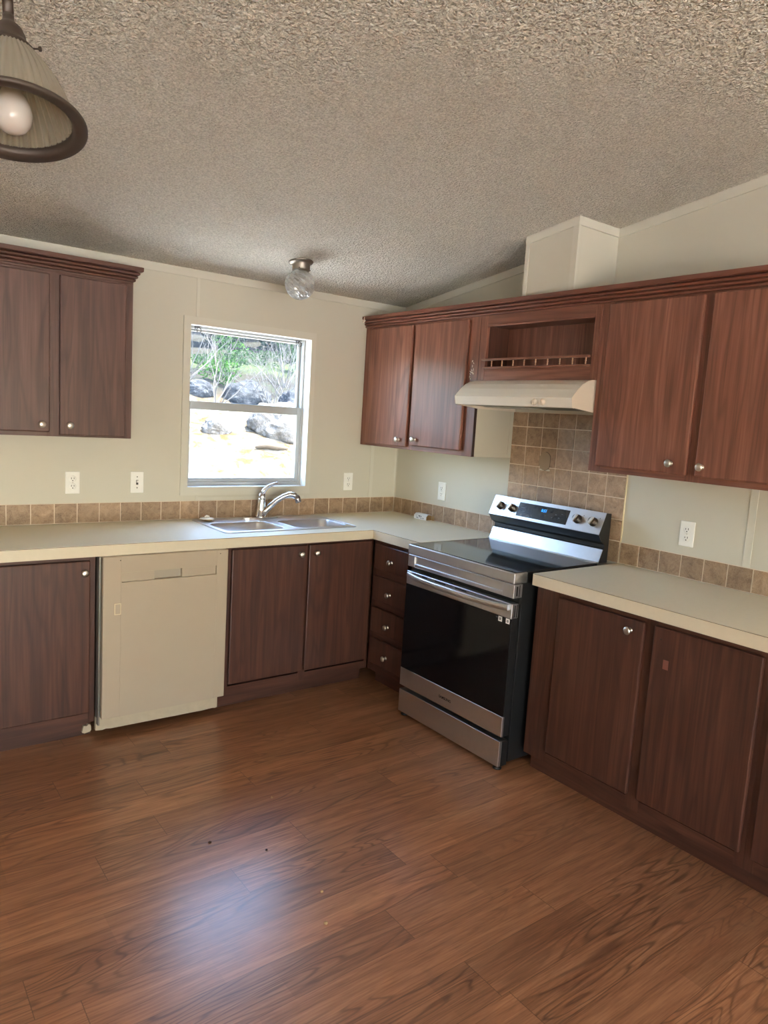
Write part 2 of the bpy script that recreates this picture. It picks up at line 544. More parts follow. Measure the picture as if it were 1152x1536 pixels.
def m_lampglass(name, color, rough, tr, gloss=.04):
    m = NM(name)
    g = m.n('BsdfGlass', {'Color': (*color, 1), 'Roughness': rough, 'IOR': 1.25})
    d = m.n('BsdfTranslucent', {'Color': (*color, 1)})
    d2 = m.n('BsdfDiffuse', {'Color': (*color, 1)})
    gl = m.n('BsdfGlossy', {'Color': (1, 1, 1, 1), 'Roughness': 0.15})
    t = m.n('BsdfTransparent', {'Color': (*color, 1)})
    a = m.n('MixShader', {0: 0.5}); m.t.links.new(d.outputs[0], a.inputs[1]); m.t.links.new(d2.outputs[0], a.inputs[2])
    fc = m.n('LayerWeight', {'Blend': 0.5}).outputs['Facing']
    clear = m.math('MULTIPLY', tr, m.math('SUBTRACT', 1.25, m.math('MULTIPLY', fc, 1.1)))
    b = m.n('MixShader', {0: clear}); m.t.links.new(a.outputs[0], b.inputs[1]); m.t.links.new(t.outputs[0], b.inputs[2])
    face = m.n('LayerWeight', {'Blend': 0.5}).outputs['Facing']
    c = m.n('MixShader', {0: m.math('ADD', gloss, m.math('MULTIPLY', m.math('POWER', face, 5.0), 0.7))}); m.t.links.new(b.outputs[0], c.inputs[1]); m.t.links.new(gl.outputs[0], c.inputs[2])
    m.t.links.new(c.outputs[0], m.out.inputs[0])
    m.t.nodes.remove(g)
    return m.mat
M['shade_glass'] = m_lampglass('ribbed_shade_glass', (0.60, 0.56, 0.47), 0.1, 0.55)
M['globe_glass'] = m_lampglass('cut_globe_glass', (0.66, 0.66, 0.64), 0.1, 0.50, .12)

def m_bank():
    m = NM('sandy_bank_soil')
    v = m.coords(rnd=False)
    n1 = m.noise(v, 3.2, 6, .68, .5)
    n2 = m.noise(v, 7.0, 5, .65, .5)
    c = m.ramp(n1, [(0.38, (0.036, 0.021, 0.0085)), (0.47, (0.056, 0.042, 0.025)), (0.56, (0.078, 0.071, 0.058))])
    c = m.mix(m.ramp(n2, [(0.32, (0.8,)), (0.42, (0.0,))]), c, (0.0216, 0.0120, 0.0053))
    # leaf litter and grass take over towards the top of the slope
    z = m.n('SeparateXYZ', {0: m.n('TexCoord').outputs['Object']}).outputs[2]
    up = m.ramp(m.math('ADD', z, m.math('MULTIPLY', m.noise(v, 0.8, 4), 0.6)), [(0.0, (0.0,)), (1.0, (1.0,))])
    zz = m.math('MULTIPLY', m.math('SUBTRACT', m.math('ADD', z, m.math('MULTIPLY', n1, 0.8)), 1.95), 3.0)
    zz = m.math('MINIMUM', m.math('MAXIMUM', zz, 0.0), 1.0)
    g = m.ramp(n2, [(0.35, (0.0085, 0.0066, 0.0058)), (0.5, (0.0110, 0.0100, 0.0080)), (0.66, (0.0090, 0.0150, 0.0065))])
    c = m.mix(zz, c, g)
    band = m.math('SUBTRACT', 1.0, m.math('MULTIPLY', m.math('ABSOLUTE', m.math('SUBTRACT', m.math('ADD', z, m.math('MULTIPLY', n1, 0.5)), 2.82)), 4.0))
    band = m.math('MINIMUM', m.math('MAXIMUM', band, 0.0), 1.0)
    c = m.mix(band, c, m.ramp(m.noise(v, 14.0, 4), [(0.4, (0.0120, 0.0230, 0.0085)), (0.6, (0.0330, 0.0470, 0.0150))]))
    return m.bsdf(c, 0.95, 0.0, m.bump(n2, 0.6, 0.05), Specular_IOR_Level=0.1)
M['bank'] = m_bank()
M['bounce_slab'] = plain('pale_bounce_slab', (0.80, 0.78, 0.73), 0.9, mottle=0.05)
def m_rock(name, a, b, sc_):
    m = NM(name)
    v = m.coords()
    n = m.noise(v, sc_, 6, .7, .5)
    c = m.ramp(n, [(0.38, a), (0.60, b)])
    return m.bsdf(c, 0.95, 0.0, m.bump(m.noise(v, sc_ * 2.5, 5, .65), 1.0, .06), Specular_IOR_Level=0.1)
M['rock_pale'] = m_rock('pale_limestone', (0.062, 0.056, 0.050), (0.105, 0.102, 0.098), 6.0)
M['rock_grey'] = m_rock('mottled_grey_limestone', (0.011, 0.0125, 0.0155), (0.034, 0.037, 0.042), 7.0)
M['twig'] = plain('pale_bare_bark', (0.036, 0.034, 0.033), 0.9, mottle=0.2)
M['bark'] = plain('dark_bark', (0.055, 0.045, 0.040), 0.9, mottle=0.3)

def m_leaf(name, c0, c1):
    m = NM(name)
    isl = m.n('NewGeometry').outputs['Random Per Island']
    c = m.mix(isl, c0, c1)
    d = m.n('BsdfDiffuse', {'Color': c})
    t = m.n('BsdfTranslucent', {'Color': c})
    mx = m.n('MixShader', {0: 0.35})
    m.t.links.new(d.outputs[0], mx.inputs[1]); m.t.links.new(t.outputs[0], mx.inputs[2])
    m.t.links.new(mx.outputs[0], m.out.inputs[0])
    return m.mat
M['leaf_dark'] = m_leaf('dark_evergreen_leaf', (0.0050, 0.0130, 0.0105), (0.0120, 0.0260, 0.0190))
M['leaf_mid'] = m_leaf('green_leaf', (0.0080, 0.0210, 0.0080), (0.0200, 0.0420, 0.0150))
M['leaf_bright'] = m_leaf('bright_green_leaf', (0.0120, 0.0400, 0.0080), (0.0280, 0.0700, 0.0150))
M['sky_block'] = plain('pale_sky_block', (0.62, 0.62, 0.60), 0.6)

# ================================================================ THE ROOM
ZC, SL, RIDGE, REAR, LEFT = 2.3041, 0.145, -4.6, -9.2, -7.5
def zceil(y):
    return ZC - SL * y if y > RIDGE else ZC - SL * RIDGE - SL * (RIDGE - y)

struct(MB().box(LEFT - .12, .12, REAR - .12, .14, FZ - .2, FZ).build('floor', M['floor']))
zr = zceil(RIDGE)
struct(MB().prism([(.30, zceil(.30)), (RIDGE, zr), (REAR - .3, zceil(REAR - .3)), (REAR - .3, zceil(REAR - .3) + .12),
                   (RIDGE, zr + .12), (.30, zceil(.30) + .12)], 'x', LEFT - .3, .30).build('ceiling', M['ceiling']))
HX0, HX1, HZ0, HZ1 = -1.519, -0.725, 1.092, 2.018
struct(MB().box(LEFT - .12, HX0, 0, .14, FZ - .2, ZC).box(HX1, .12, 0, .14, FZ - .2, ZC)
       .box(HX0, HX1, 0, .14, FZ - .2, HZ0).box(HX0, HX1, 0, .14, HZ1, ZC).build('wall_back', M['wall']))
gable = [(0, FZ - .2), (0, ZC), (RIDGE, zr), (REAR, ZC), (REAR, FZ - .2)]
struct(MB().prism(gable, 'x', 0, .12).build('wall_right', M['wall']))
wl = MB()
segs = [(0, -5.75), (-7.05, REAR)]
for a, b in segs:
    wl.box(LEFT - .12, LEFT, b, a, FZ - .2, 2.05)
for a, b in ((-5.75, -7.05),):
    wl.box(LEFT - .12, LEFT, b, a, FZ - .2, 0.85)
wl.prism([(0, 2.05), (0, ZC), (RIDGE, zr), (REAR, ZC), (REAR, 2.05)], 'x', LEFT - .12, LEFT)
struct(wl.build('wall_left', M['wall']))
wr = MB()
for a, b in ((LEFT - .12, -5.65), (-3.15, -2.60), (-1.20, .12)):
    wr.box(a, b, REAR - .12, REAR, FZ - .2, ZC)
wr.box(-5.65, -3.15, REAR - .12, REAR, 2.06, ZC).box(-5.65, -3.15, REAR - .12, REAR, FZ - .2, FZ)
wr.box(-2.60, -1.20, REAR - .12, REAR, 2.06, ZC).box(-2.60, -1.20, REAR - .12, REAR, FZ - .2, .84)
struct(wr.build('wall_rear', M['wall']))

# trim strips: cove at the ceiling, battens over the panel seams
struct(MB().box(LEFT, 0, -.008, 0, 2.262, ZC + .001).build('trim_1', M['trim']))
struct(MB().prism([(-.008, ZC + .001), (-.008, 2.262), (RIDGE, zr - .042), (RIDGE, zr)], 'x', -.008, 0).build('trim_2', M['trim']))
struct(MB().box(-1.481, -1.463, -.004, 0, 2.054, 2.262, .0015).build('trim_3', M['trim']))
struct(MB().box(-1.457, -1.444, -.004, 0, 1.020, 1.051, .0015).build('trim_4', M['trim']))
struct(MB().box(-.226, -.198, -.004, 0, 1.020, 2.262, .0015).build('trim_5', M['trim']))
struct(MB().box(-.004, 0, -2.486, -2.452, 1.020, 1.38, .0015).build('trim_6', M['trim']))
struct(MB().prism([(0, 0), (-.014, 0), (-.003, -.003), (0, -.014)], 'z', 1.020, 2.262).build('trim_7', M['trim']))
struct(MB().box(-1.444, -.735, -.003, 0, 1.022, 1.040, .001).build('trim_8', M['trim']))

# window over the sink
OX0, OX1, OZ0, OZ1 = -1.511, -0.733, 1.100, 2.010
w1 = thing('window_1', 'white single hung window over the sink looking at the hillside', 'window', (-1.122, 0, 1.1), kind='structure')
cas = MB()
CO = [(-1.552, 1.052), (-.700, 1.052), (-.700, 2.052), (-1.552, 2.052)]
CI = [(OX0, OZ0), (OX1, OZ0), (OX1, OZ1), (OX0, OZ1)]
for i in range(4):
    j = (i + 1) % 4
    q = [CO[i], CO[j], CI[j], CI[i]]
    cas.prism(q, 'y', -.011, 0)
cas.build('casing', M['trim'], w1)
lin = MB()
lin.box(HX0, OX0, -.001, .13, HZ0, HZ1).box(OX1, HX1, -.001, .13, HZ0, HZ1).box(HX0, HX1, -.001, .13, HZ0, OZ0).box(HX0, HX1, -.001, .13, OZ1, HZ1)
lin.build('jamb', M['white_trim'], w1)
def ring_frame(mb, x0, x1, z0, z1, w, wt, wb, y0, y1, bev=.003):
    mb.box(x0, x0 + w, y0, y1, z0, z1, bev).box(x1 - w, x1, y0, y1, z0, z1, bev)
    mb.box(x0 + w, x1 - w, y0 + .001, y1 - .001, z1 - wt, z1, bev).box(x0 + w, x1 - w, y0 + .001, y1 - .001, z0, z0 + wb, bev)
    return mb
ring_frame(MB(), OX0, OX1, OZ0, OZ1, .012, .014, .022, .062, .130).build('frame', M['vinyl'], w1)
us = ring_frame(MB(), OX0 + .012, OX1 - .012, 1.548, 1.996, .016, .012, .030, .098, .122).build('upper_sash', M['vinyl'], w1)
MB().box(OX0 + .026, OX1 - .026, .1085, .1115, 1.575, 1.986).build('pane', M['pane_hazy'], us)
ls = ring_frame(MB(), OX0 + .012, OX1 - .012, 1.122, 1.590, .026, .048, .022, .066, .094).build('lower_sash', M['vinyl'], w1)
MB().box(OX0 + .036, OX1 - .036, .0785, .0815, 1.140, 1.545).build('pane', M['pane'], ls)
MB().box(-1.47, -1.43, .052, .066, 1.128, 1.134, .002).box(-.80, -.76, .052, .066, 1.128, 1.134, .002).build('sash_lift', M['vinyl'], ls)

def bracket(x, z, label):
    t = thing('curtain_bracket', label, 'bracket', (x, .05, z), 'wire curtain brackets in the window head')
    th = [2 * PI * k / 16 for k in range(15)]
    MB().tube([(x + .006 + .013 * math.cos(a - 1.2), .048, z - .008 + .015 * math.sin(a - 1.2)) for a in th], .0022, 6).build('ring', M['wire'], t)
    MB().tube([(x - .016, .05, z - .016), (x - .016, .05, z + .012)], .0022, 6).tube([(x - .020, .05, z + .011), (x + .022, .05, z + .014)], .0022, 6)\
        .tube([(x - .016, .05, z + .002), (x + .004, .049, z + .006)], .002, 6).tube([(x - .004, .05, z + .012), (x - .004, .062, z + .013)], .002, 6).build('clip', M['wire'], t)
bracket(-1.448, 1.995, 'small dark wire curtain bracket in the upper left corner of the window')
bracket(-.792, 1.988, 'small dark wire curtain bracket in the upper right corner of the window')

# the far windows and patio door of the living room
for n_, yy in ((2, -6.4),):
    w = thing('window_%d' % n_, 'white framed living room window in the left wall', 'window', (LEFT, yy, .85), kind='structure')
    f = MB()
    for y0, y1, z0, z1 in ((yy - .65, yy - .60, .85, 2.05), (yy + .60, yy + .65, .85, 2.05), (yy - .6, yy + .6, .85, .90), (yy - .6, yy + .6, 2.0, 2.05), (yy - .6, yy + .6, 1.43, 1.47)):
        f.box(LEFT - .05, LEFT + .012, y0, y1, z0, z1, .003)
    f.build('frame', M['white_trim'], w)
    MB().box(LEFT - .022, LEFT - .018, yy - .6, yy + .6, .9, 2.0).build('pane', M['pane'], w)

w = thing('window_3', 'white framed living room window in the rear wall', 'window', (-1.9, REAR, .84), kind='structure')
f = MB()
for x0, x1, z0, z1 in ((-2.60, -2.55, .84, 2.06), (-1.25, -1.20, .84, 2.06), (-2.55, -1.25, .84, .89), (-2.55, -1.25, 2.01, 2.06), (-2.55, -1.25, 1.43, 1.47)):
    f.box(x0, x1, REAR - .05, REAR + .012, z0, z1, .003)
f.build('frame', M['white_trim'], w)
MB().box(-2.55, -1.25, REAR - .022, REAR - .018, .89, 2.01).build('pane', M['pane'], w)
w = thing('door_1', 'white framed sliding glass patio door in the rear wall', 'door', (-4.4, REAR, FZ), kind='structure')
f = MB()
for x0, x1, z0, z1 in ((-5.65, -5.58, FZ, 2.06), (-3.22, -3.15, FZ, 2.06), (-5.58, -3.22, FZ, .05), (-5.58, -3.22, 1.99, 2.06), (-4.44, -4.36, .05, 1.99)):
    f.box(x0, x1, REAR - .05, REAR + .012, z0, z1, .003)
f.build('frame', M['white_trim'], w)
MB().box(-5.58, -3.22, REAR - .022, REAR - .018, .05, 1.99).build('pane', M['pane'], w)

# boxed vent chase above the hood, part of the building
CHX, CHY0, CHY1 = -.309, -1.34, -1.655
ch = thing('vent_chase', 'cream boxed vent chase rising from the cabinets to the ceiling', 'vent chase', (-.15, -1.5, 2.2))
def chp(mb, x0, x1, y0, y1, zb, dz):   # box under the sloping ceiling
    vs = [(x0, y0, zb), (x1, y0, zb), (x1, y1, zb), (x0, y1, zb)]
    tp = [(x, y, zceil(y) - dz) for x, y, _ in vs]
    return mb.add(vs + tp, [(0, 1, 2, 3), (4, 5, 6, 7), (0, 1, 5, 4), (1, 2, 6, 5), (2, 3, 7, 6), (3, 0, 4, 7)])
CZB = 2.206
chp(MB(), CHX, -.001, CHY1, CHY0, CZB, .001).build('box_panel', M['wall'], ch)
def strip_top(mb, x0, x1, y0, y1, h):
    vs = [(x, y, zceil(y) - h) for x, y in ((x0, y0), (x1, y0), (x1, y1), (x0, y1))]
    tp = [(x, y, zceil(y) - .001) for x, y in ((x0, y0), (x1, y0), (x1, y1), (x0, y1))]
    return mb.add(vs + tp, [(0, 1, 2, 3), (4, 5, 6, 7), (0, 1, 5, 4), (1, 2, 6, 5), (2, 3, 7, 6), (3, 0, 4, 7)])
cv = MB()
strip_top(cv, CHX - .007, CHX, CHY1 - .007, CHY0 + .001, .040)
strip_top(cv, CHX, -.009, CHY1 - .007, CHY1, .040)
cv.build('cove_strip', M['trim'], ch)
cr = MB()
chp(cr, CHX - .005, CHX, CHY1 - .005, CHY1 + .026, CZB, .040)
chp(cr, CHX, CHX + .008, CHY1 - .005, CHY1, CZB, .040)
cr.build('corner_strip', M['trim'], ch)
chp(MB(), CHX - .005, CHX, CHY0 - .022, CHY0 + .001, CZB, .040).build('corner_strip', M['trim'], ch)

# ================================================================ BACKSPLASH TILES
TP = 0.1108
def tile_field(name, label, origin, u, n, us, zs):
    """tiles between consecutive u and z lines on the plane origin + u*a, facing n"""
    o, u, n = Vector(origin), Vector(u), Vector(n)
    g = 0.0024
    mb = MB()
    a0, a1, b0, b1 = us[0], us[-1], zs[0], zs[-1]
    def slab(a0, a1, b0, b1, d0, d1, bev, mat):
        bm = bmesh.new()
        bmesh.ops.create_cube(bm, size=1.0)
        for v in bm.verts:
            v.co = Vector(((a0 + a1) / 2 + v.co.x * (a1 - a0), (d0 + d1) / 2 + v.co.y * (d1 - d0), (b0 + b1) / 2 + v.co.z * (b1 - b0)))
        if bev: bmesh.ops.bevel(bm, geom=bm.edges[:], offset=bev, segments=1, affect='EDGES')
        for v in bm.verts:
            v.co = o + u * v.co.x + n * v.co.y + Vector((0, 0, v.co.z))
        mb.frombm(bm, mat)
    slab(a0, a1, b0, b1, 0.0005, .0040, 0, 1)
    for i in range(len(us) - 1):
        for k in range(len(zs) - 1):
            slab(us[i] + g, us[i + 1] - g, zs[k] + g, zs[k + 1] - g, .001, .0062, .0014, 0)
    return tag(mb.build(name, [M['tile'], M['grout']]), label, 'tile backsplash', 'brown tile backsplashes')
ZT = [H + .001, 1.0195]
tile_field('tile_backsplash', 'single row of brown tiles along the window wall behind the sink', (0, 0, 0), (-1, 0, 0), (0, -1, 0),
           [.0065, .0986] + [.0986 + .1114 * k for k in range(1, 30)], ZT)
tile_field('tile_backsplash', 'short row of brown tiles from the corner to the range, behind the white carton', (0, 0, 0), (0, -1, 0), (-1, 0, 0),
           [.0065, .092] + [.092 + .1089 * k for k in range(1, 9)] + [1.060], ZT)
ys = [1.0625] + [1.0625 + .1112 * k for k in range(1, 8)]
ys[-1] = 1.8445
tile_field('tile_backsplash', 'tall panel of brown tiles behind the range and under the hood', (0, 0, 0), (0, -1, 0), (-1, 0, 0),
           ys, [H + .0 + .1075 * k for k in range(0, 7)] + [1.64])
tile_field('tile_backsplash', 'single row of brown tiles on the right counter beside the range', (0, 0, 0), (0, -1, 0), (-1, 0, 0),
           [1.849, 1.9534] + [1.9534 + .1102 * k for k in range(1, 18)], ZT)
# rough caulk edge where the tall tile panel ends
struct(MB().box(-.0075, -.0005, -1.8488, -1.8448, 1.0195, 1.372, .001).build('trim_9', plain('cream_caulk', (0.70, 0.60, 0.38), 0.6, mottle=.15, scale=60)))
# oval cut in the tiles
oc_y, oc_z = -1.323, 1.378
pts = []
for k in range(40):
    a = 2 * PI * k / 40
    yy, zz = math.cos(a) * .042, math.sin(a) * .050
    pts.append((oc_y + max(yy, -.036), oc_z + zz))
ov = thing('oval_patch', 'brown oval patch in the tiles above the range backguard', 'patch', (-.0064, oc_y, oc_z))
MB().prism(pts, 'x', -.0078, -.0058).build('board', M['oval'], ov)
rim = [(p[0] + (p[0] - oc_y) * .05, p[1] + (p[1] - oc_z) * .05) for p in pts]
rm = MB()
n_ = len(pts)
rm.add([(-.0081, *p) for p in pts] + [(-.0064, *p) for p in rim] , [(i, (i + 1) % n_, n_ + (i + 1) % n_, n_ + i) for i in range(10, 30)])
rm.build('cut_edge', M['seam'], ov)
MB().box(-.0072, -.0058, -1.362, -1.292, 1.3265, 1.335, 0).build('plaster_edge', M['wall'], ov)

# ================================================================ COUNTERTOPS
CT = 0.0525
CD = 0.6352
SX0, SX1, SY0, SY1 = -1.500, -0.662, -0.520, -0.042       # sink rim
hole = rrect(SX0 + .014, SX1 - .014, SY0 + .014, SY1 - .014, .03)
Lshape = [(-3.35, -.0062), (-.0062, -.0062), (-.0062, -1.0545), (-CD, -1.0545), (-CD, -CD), (-3.35, -CD)]
c1 = MB().frombm(plate(Lshape, [hole], H, .030), 0)
ct1 = rebase(c1.build('countertop', M['counter']), (-1.2, -.3, H))
tag(ct1, 'long L shaped cream laminate countertop with the sink set in it', 'countertop')
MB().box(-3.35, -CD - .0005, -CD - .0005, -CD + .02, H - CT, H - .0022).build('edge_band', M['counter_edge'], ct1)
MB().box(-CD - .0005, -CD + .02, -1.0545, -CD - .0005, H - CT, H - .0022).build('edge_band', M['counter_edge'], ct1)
MB().box(-3.35, -CD - .0011, -CD - .0011, -CD + .01, H - .0024, H - .0007).build('seam_line', M['seam'], ct1)
MB().box(-CD - .0011, -CD + .01, -1.0545, -CD - .0011, H - .0024, H - .0007).build('seam_line', M['seam'], ct1)
RY0, RY1 = -1.8472, -3.9
c2 = MB().box(-CD, -.0062, RY1, RY0, H - .030, H)
ct2 = rebase(c2.build('countertop', M['counter']), (-.3, -2.8, H))
tag(ct2, 'cream laminate countertop on the right base cabinets beside the range', 'countertop')
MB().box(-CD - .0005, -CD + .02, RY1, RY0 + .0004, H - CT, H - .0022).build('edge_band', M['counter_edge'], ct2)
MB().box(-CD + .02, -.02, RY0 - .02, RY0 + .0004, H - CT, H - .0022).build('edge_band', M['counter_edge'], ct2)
MB().box(-CD - .0011, -CD + .01, RY1, RY0 + .0006, H - .0024, H - .0007).build('seam_line', M['seam'], ct2)

# ================================================================ CABINETS
# cabinets are built in a local frame: a = along the wall, d = out from the wall, z up
class Frame:
    def __init__(self, wall):
        self.wall = wall
    def box(self, mb, a0, a1, d0, d1, z0, z1, bev=0, mat=0):
        if self.wall == 'back':       # a = x, d = -y
            return mb.box(a0, a1, -d1, -d0, z0, z1, bev, 2, mat)
        return mb.box(-d1, -d0, a0, a1, z0, z1, bev, 2, mat)   # right wall: a = y, d = -x
    def pt(self, a, d, z):
        return (a, -d, z) if self.wall == 'back' else (-d, a, z)
    @property
    def normal(self):
        return (0, -1, 0) if self.wall == 'back' else (-1, 0, 0)
    @property
    def along(self):
        return 'wood_along_x' if self.wall == 'back' else 'wood_along_y'
FB, FR = Frame('back'), Frame('right')

KNOB = [(0, 0), (.0105, 0), (.0105, .002), (.0065, .004), (.0055, .013), (.0095, .017), (.0155, .021), (.0165, .0245), (.0145, .028), (.0085, .0305), (0, .031)]
def knob(parent, fr, a, d, z):
    return MB().lathe(KNOB, fr.pt(a, d, z), fr.normal, 20).build('knob', M['nickel'], parent)

WOOD_TONE = ['wood_']
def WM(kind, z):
    return M[('base_' if z < .9 else WOOD_TONE[0]) + kind]

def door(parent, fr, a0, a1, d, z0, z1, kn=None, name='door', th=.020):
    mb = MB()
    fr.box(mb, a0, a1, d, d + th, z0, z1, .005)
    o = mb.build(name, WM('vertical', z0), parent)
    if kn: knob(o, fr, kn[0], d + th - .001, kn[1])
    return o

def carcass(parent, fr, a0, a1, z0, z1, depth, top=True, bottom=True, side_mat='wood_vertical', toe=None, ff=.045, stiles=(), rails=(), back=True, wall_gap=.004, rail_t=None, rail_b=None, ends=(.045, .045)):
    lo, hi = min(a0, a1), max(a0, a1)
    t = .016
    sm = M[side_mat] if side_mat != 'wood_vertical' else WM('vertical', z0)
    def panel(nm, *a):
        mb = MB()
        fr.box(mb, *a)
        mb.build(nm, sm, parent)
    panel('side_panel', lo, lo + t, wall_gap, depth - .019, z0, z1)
    panel('side_panel', hi - t, hi, wall_gap, depth - .019, z0, z1)
    if back: panel('back_panel', lo + t, hi - t, wall_gap, wall_gap + .006, z0, z1)
    if bottom: panel('bottom_panel', lo + t, hi - t, wall_gap + .006, depth - .019, z0 + .012, z0 + .028)
    if top: panel('top_panel', lo + t, hi - t, wall_gap + .006, depth - .019, z1 - .016, z1 - .001)
    e0, e1 = ends
    sets = [(lo, lo + e0), (hi - e1, hi)] + list(stiles)
    for s0, s1 in sets:
        f = MB()
        fr.box(f, s0, s1, depth - .019, depth, z0, z1, .001)
        f.build('face_stile', WM('vertical', z0), parent)
    rt, rb = rail_t or ff, rail_b or ff
    for zz0, zz1 in [(z1 - rt, z1), (z0, z0 + rb)] + list(rails):
        r = MB()
        fr.box(r, lo + e0, hi - e1, depth - .018, depth - .0006, zz0, zz1, 0)
        r.build('face_rail', WM(fr.along[5:], z0), parent)
    if toe is not None:
        k = MB()
        fr.box(k, lo, hi, toe - .016, toe, FZ, z0 + .004)
        k.build('toe_kick', WM(fr.along[5:], z0), parent)

ZB0, ZB1 = 0.067, H - CT - .0005
BD = .5945
# --- base cabinets on the window wall
t = thing('base_cabinet', 'cherry base cabinet at the left, beside the dishwasher, with one knob in view', 'cabinet', (-2.72, -.3, FZ), 'cherry base cabinets')
carcass(t, FB, -3.34, -2.1705, ZB0, ZB1, BD, top=False, toe=.53, ends=(.045, .0275), stiles=[(-2.80, -2.66)])
door(t, FB, -2.69, -2.197, BD, .120, .840, (-2.225, .788))
door(t, FB, -3.30, -2.74, BD, .120, .840, (-2.77, .788))
# splintered bit of wood at the foot of that cabinet
tag(rebase(MB().prism([(-2.212, -.001), (-2.205, .030), (-2.190, .026), (-2.184, .034), (-2.172, .030), (-2.170, .004), (-2.178, -.004), (-2.2, -.008)], 'y', -.546, -.5305)
    .build('wood_splinter', M['bisque_dark']), (-2.19, -.54, FZ)), 'pale splinter of broken wood at the floor left of the dishwasher', 'splinter')

t = thing('base_cabinet', 'cherry two door sink cabinet under the double sink', 'cabinet', (-1.08, -.3, FZ), 'cherry base cabinets')
carcass(t, FB, -1.545, -.600, ZB0, ZB1, BD, top=False, toe=.53, back=False, ends=(.045, .02), stiles=[(-1.075, -1.03)])
door(t, FB, -1.503, -1.0595, BD, .128, .846, (-1.103, .799))
door(t, FB, -1.0455, -.622, BD, .128, .846, (-1.005, .800))

# --- drawer base on the right wall
t = thing('drawer_cabinet', 'narrow cherry cabinet of four drawers between the sink corner and the range', 'cabinet', (-.3, -.82, FZ), 'cherry base cabinets')
carcass(t, FR, -1.0525, -.600, ZB0, ZB1, BD, top=False, toe=.53, ends=(.10, .035), rails=[(.640, .695), (.452, .508), (.270, .310)])
for z1 in (.836, .648, .459, .275):
    mb = MB()
    FR.box(mb, -.940, -.634, BD, BD + .020, z1 - .147 - (.008 if z1 < .3 else 0), z1, .006)
    d = mb.build('drawer', M['base_vertical'], t)
    knob(d, FR, -.797, BD + .019, z1 - .087)

# --- right base cabinets
t = thing('base_cabinet', 'cherry two door base cabinet right of the range, one knob missing', 'cabinet', (-.3, -2.35, FZ), 'cherry base cabinets')
carcass(t, FR, -2.872, -1.847, ZB0, ZB1, BD, top=False, toe=.537, ends=(.035, .125), stiles=[(-2.45, -2.39)])
door(t, FR, -2.402, -1.983, BD, .124, .834, (-2.344, .789))
dd = door(t, FR, -2.858, -2.445, BD, .124, .836)
MB().box(-BD - .0212, -BD - .0198, -2.520, -2.498, .680, .716).build('tape_mark', M['tape'], dd)
MB().lathe([(0, 0), (.004, 0), (.004, .0012), (0, .0012)], (-BD - .0198, -2.478, .790), (-1, 0, 0), 10).build('knob_hole', M['dark_wood'], dd)
t = thing('base_cabinet', 'cherry base cabinet at the right edge, only part of its door in view', 'cabinet', (-.3, -3.38, FZ), 'cherry base cabinets')
carcass(t, FR, -3.89, -2.8722, ZB0, ZB1, BD, top=False, toe=.537, ends=(.035, .035), stiles=[(-3.41, -3.35)])
door(t, FR, -3.375, -2.898, BD, .124, .834, (-3.33, .789))
door(t, FR, -3.86, -3.39, BD, .124, .834, (-3.435, .789))

# --- wall cabinets
def crown_profile(d):
    pts = [(d - .019, 2.118), (d + .001, 2.118)]
    for zc_, r_, base in ((2.138, .0065, .003), (2.1535, .0070, .011), (2.169, .0068, .019)):
        pts.append((d + base - .006, zc_ - r_ - .0004))
        for k in range(7):
            a = -PI / 2 + PI * k / 6
            pts.append((d + base + r_ * math.cos(a), zc_ + r_ * math.sin(a)))
    pts += [(d + .014, 2.1775), (d + .034, 2.1785), (d + .038, 2.182), (d + .038, 2.200), (d - .019, 2.200)]
    return pts

WOOD_TONE[0] = 'mid_'
t = thing('wall_cabinet', 'cherry two door wall cabinet hanging left of the window', 'cabinet', (-2.3, -.15, 1.38), 'cherry wall cabinets')
carcass(t, FB, -2.650, -1.928, 1.380, 2.158, .310, stiles=[(-2.315, -2.255)], ends=(.045, .040), rail_b=.03, rail_t=.06)
door(t, FB, -2.607, -2.306, .310, 1.400, 2.112, (-2.343, 1.435))
door(t, FB, -2.263, -1.964, .310, 1.388, 2.115, (-2.222, 1.434))
WOOD_TONE[0] = 'wood_'
prof = [(p - .310, z + .004) for p, z in crown_profile(.310)]
mb = MB()   # crown with a mitred return on its right end
XL, XR = -2.650, -1.928
n_ = len(prof)
vs = [(XL, -.310 - p, z) for p, z in prof] + [(XR + p, -.310 - p, z) for p, z in prof] + [(XR + p, -.004, z) for p, z in prof]
fs = []
for s in (0, 1):
    fs += [(s * n_ + i, s * n_ + (i + 1) % n_, (s + 1) * n_ + (i + 1) % n_, (s + 1) * n_ + i) for i in range(n_)]
fs += [tuple(range(n_)), tuple(2 * n_ + i for i in range(n_))]
mb.add(vs, fs)
mb.build('crown', M['crown_x'], t)

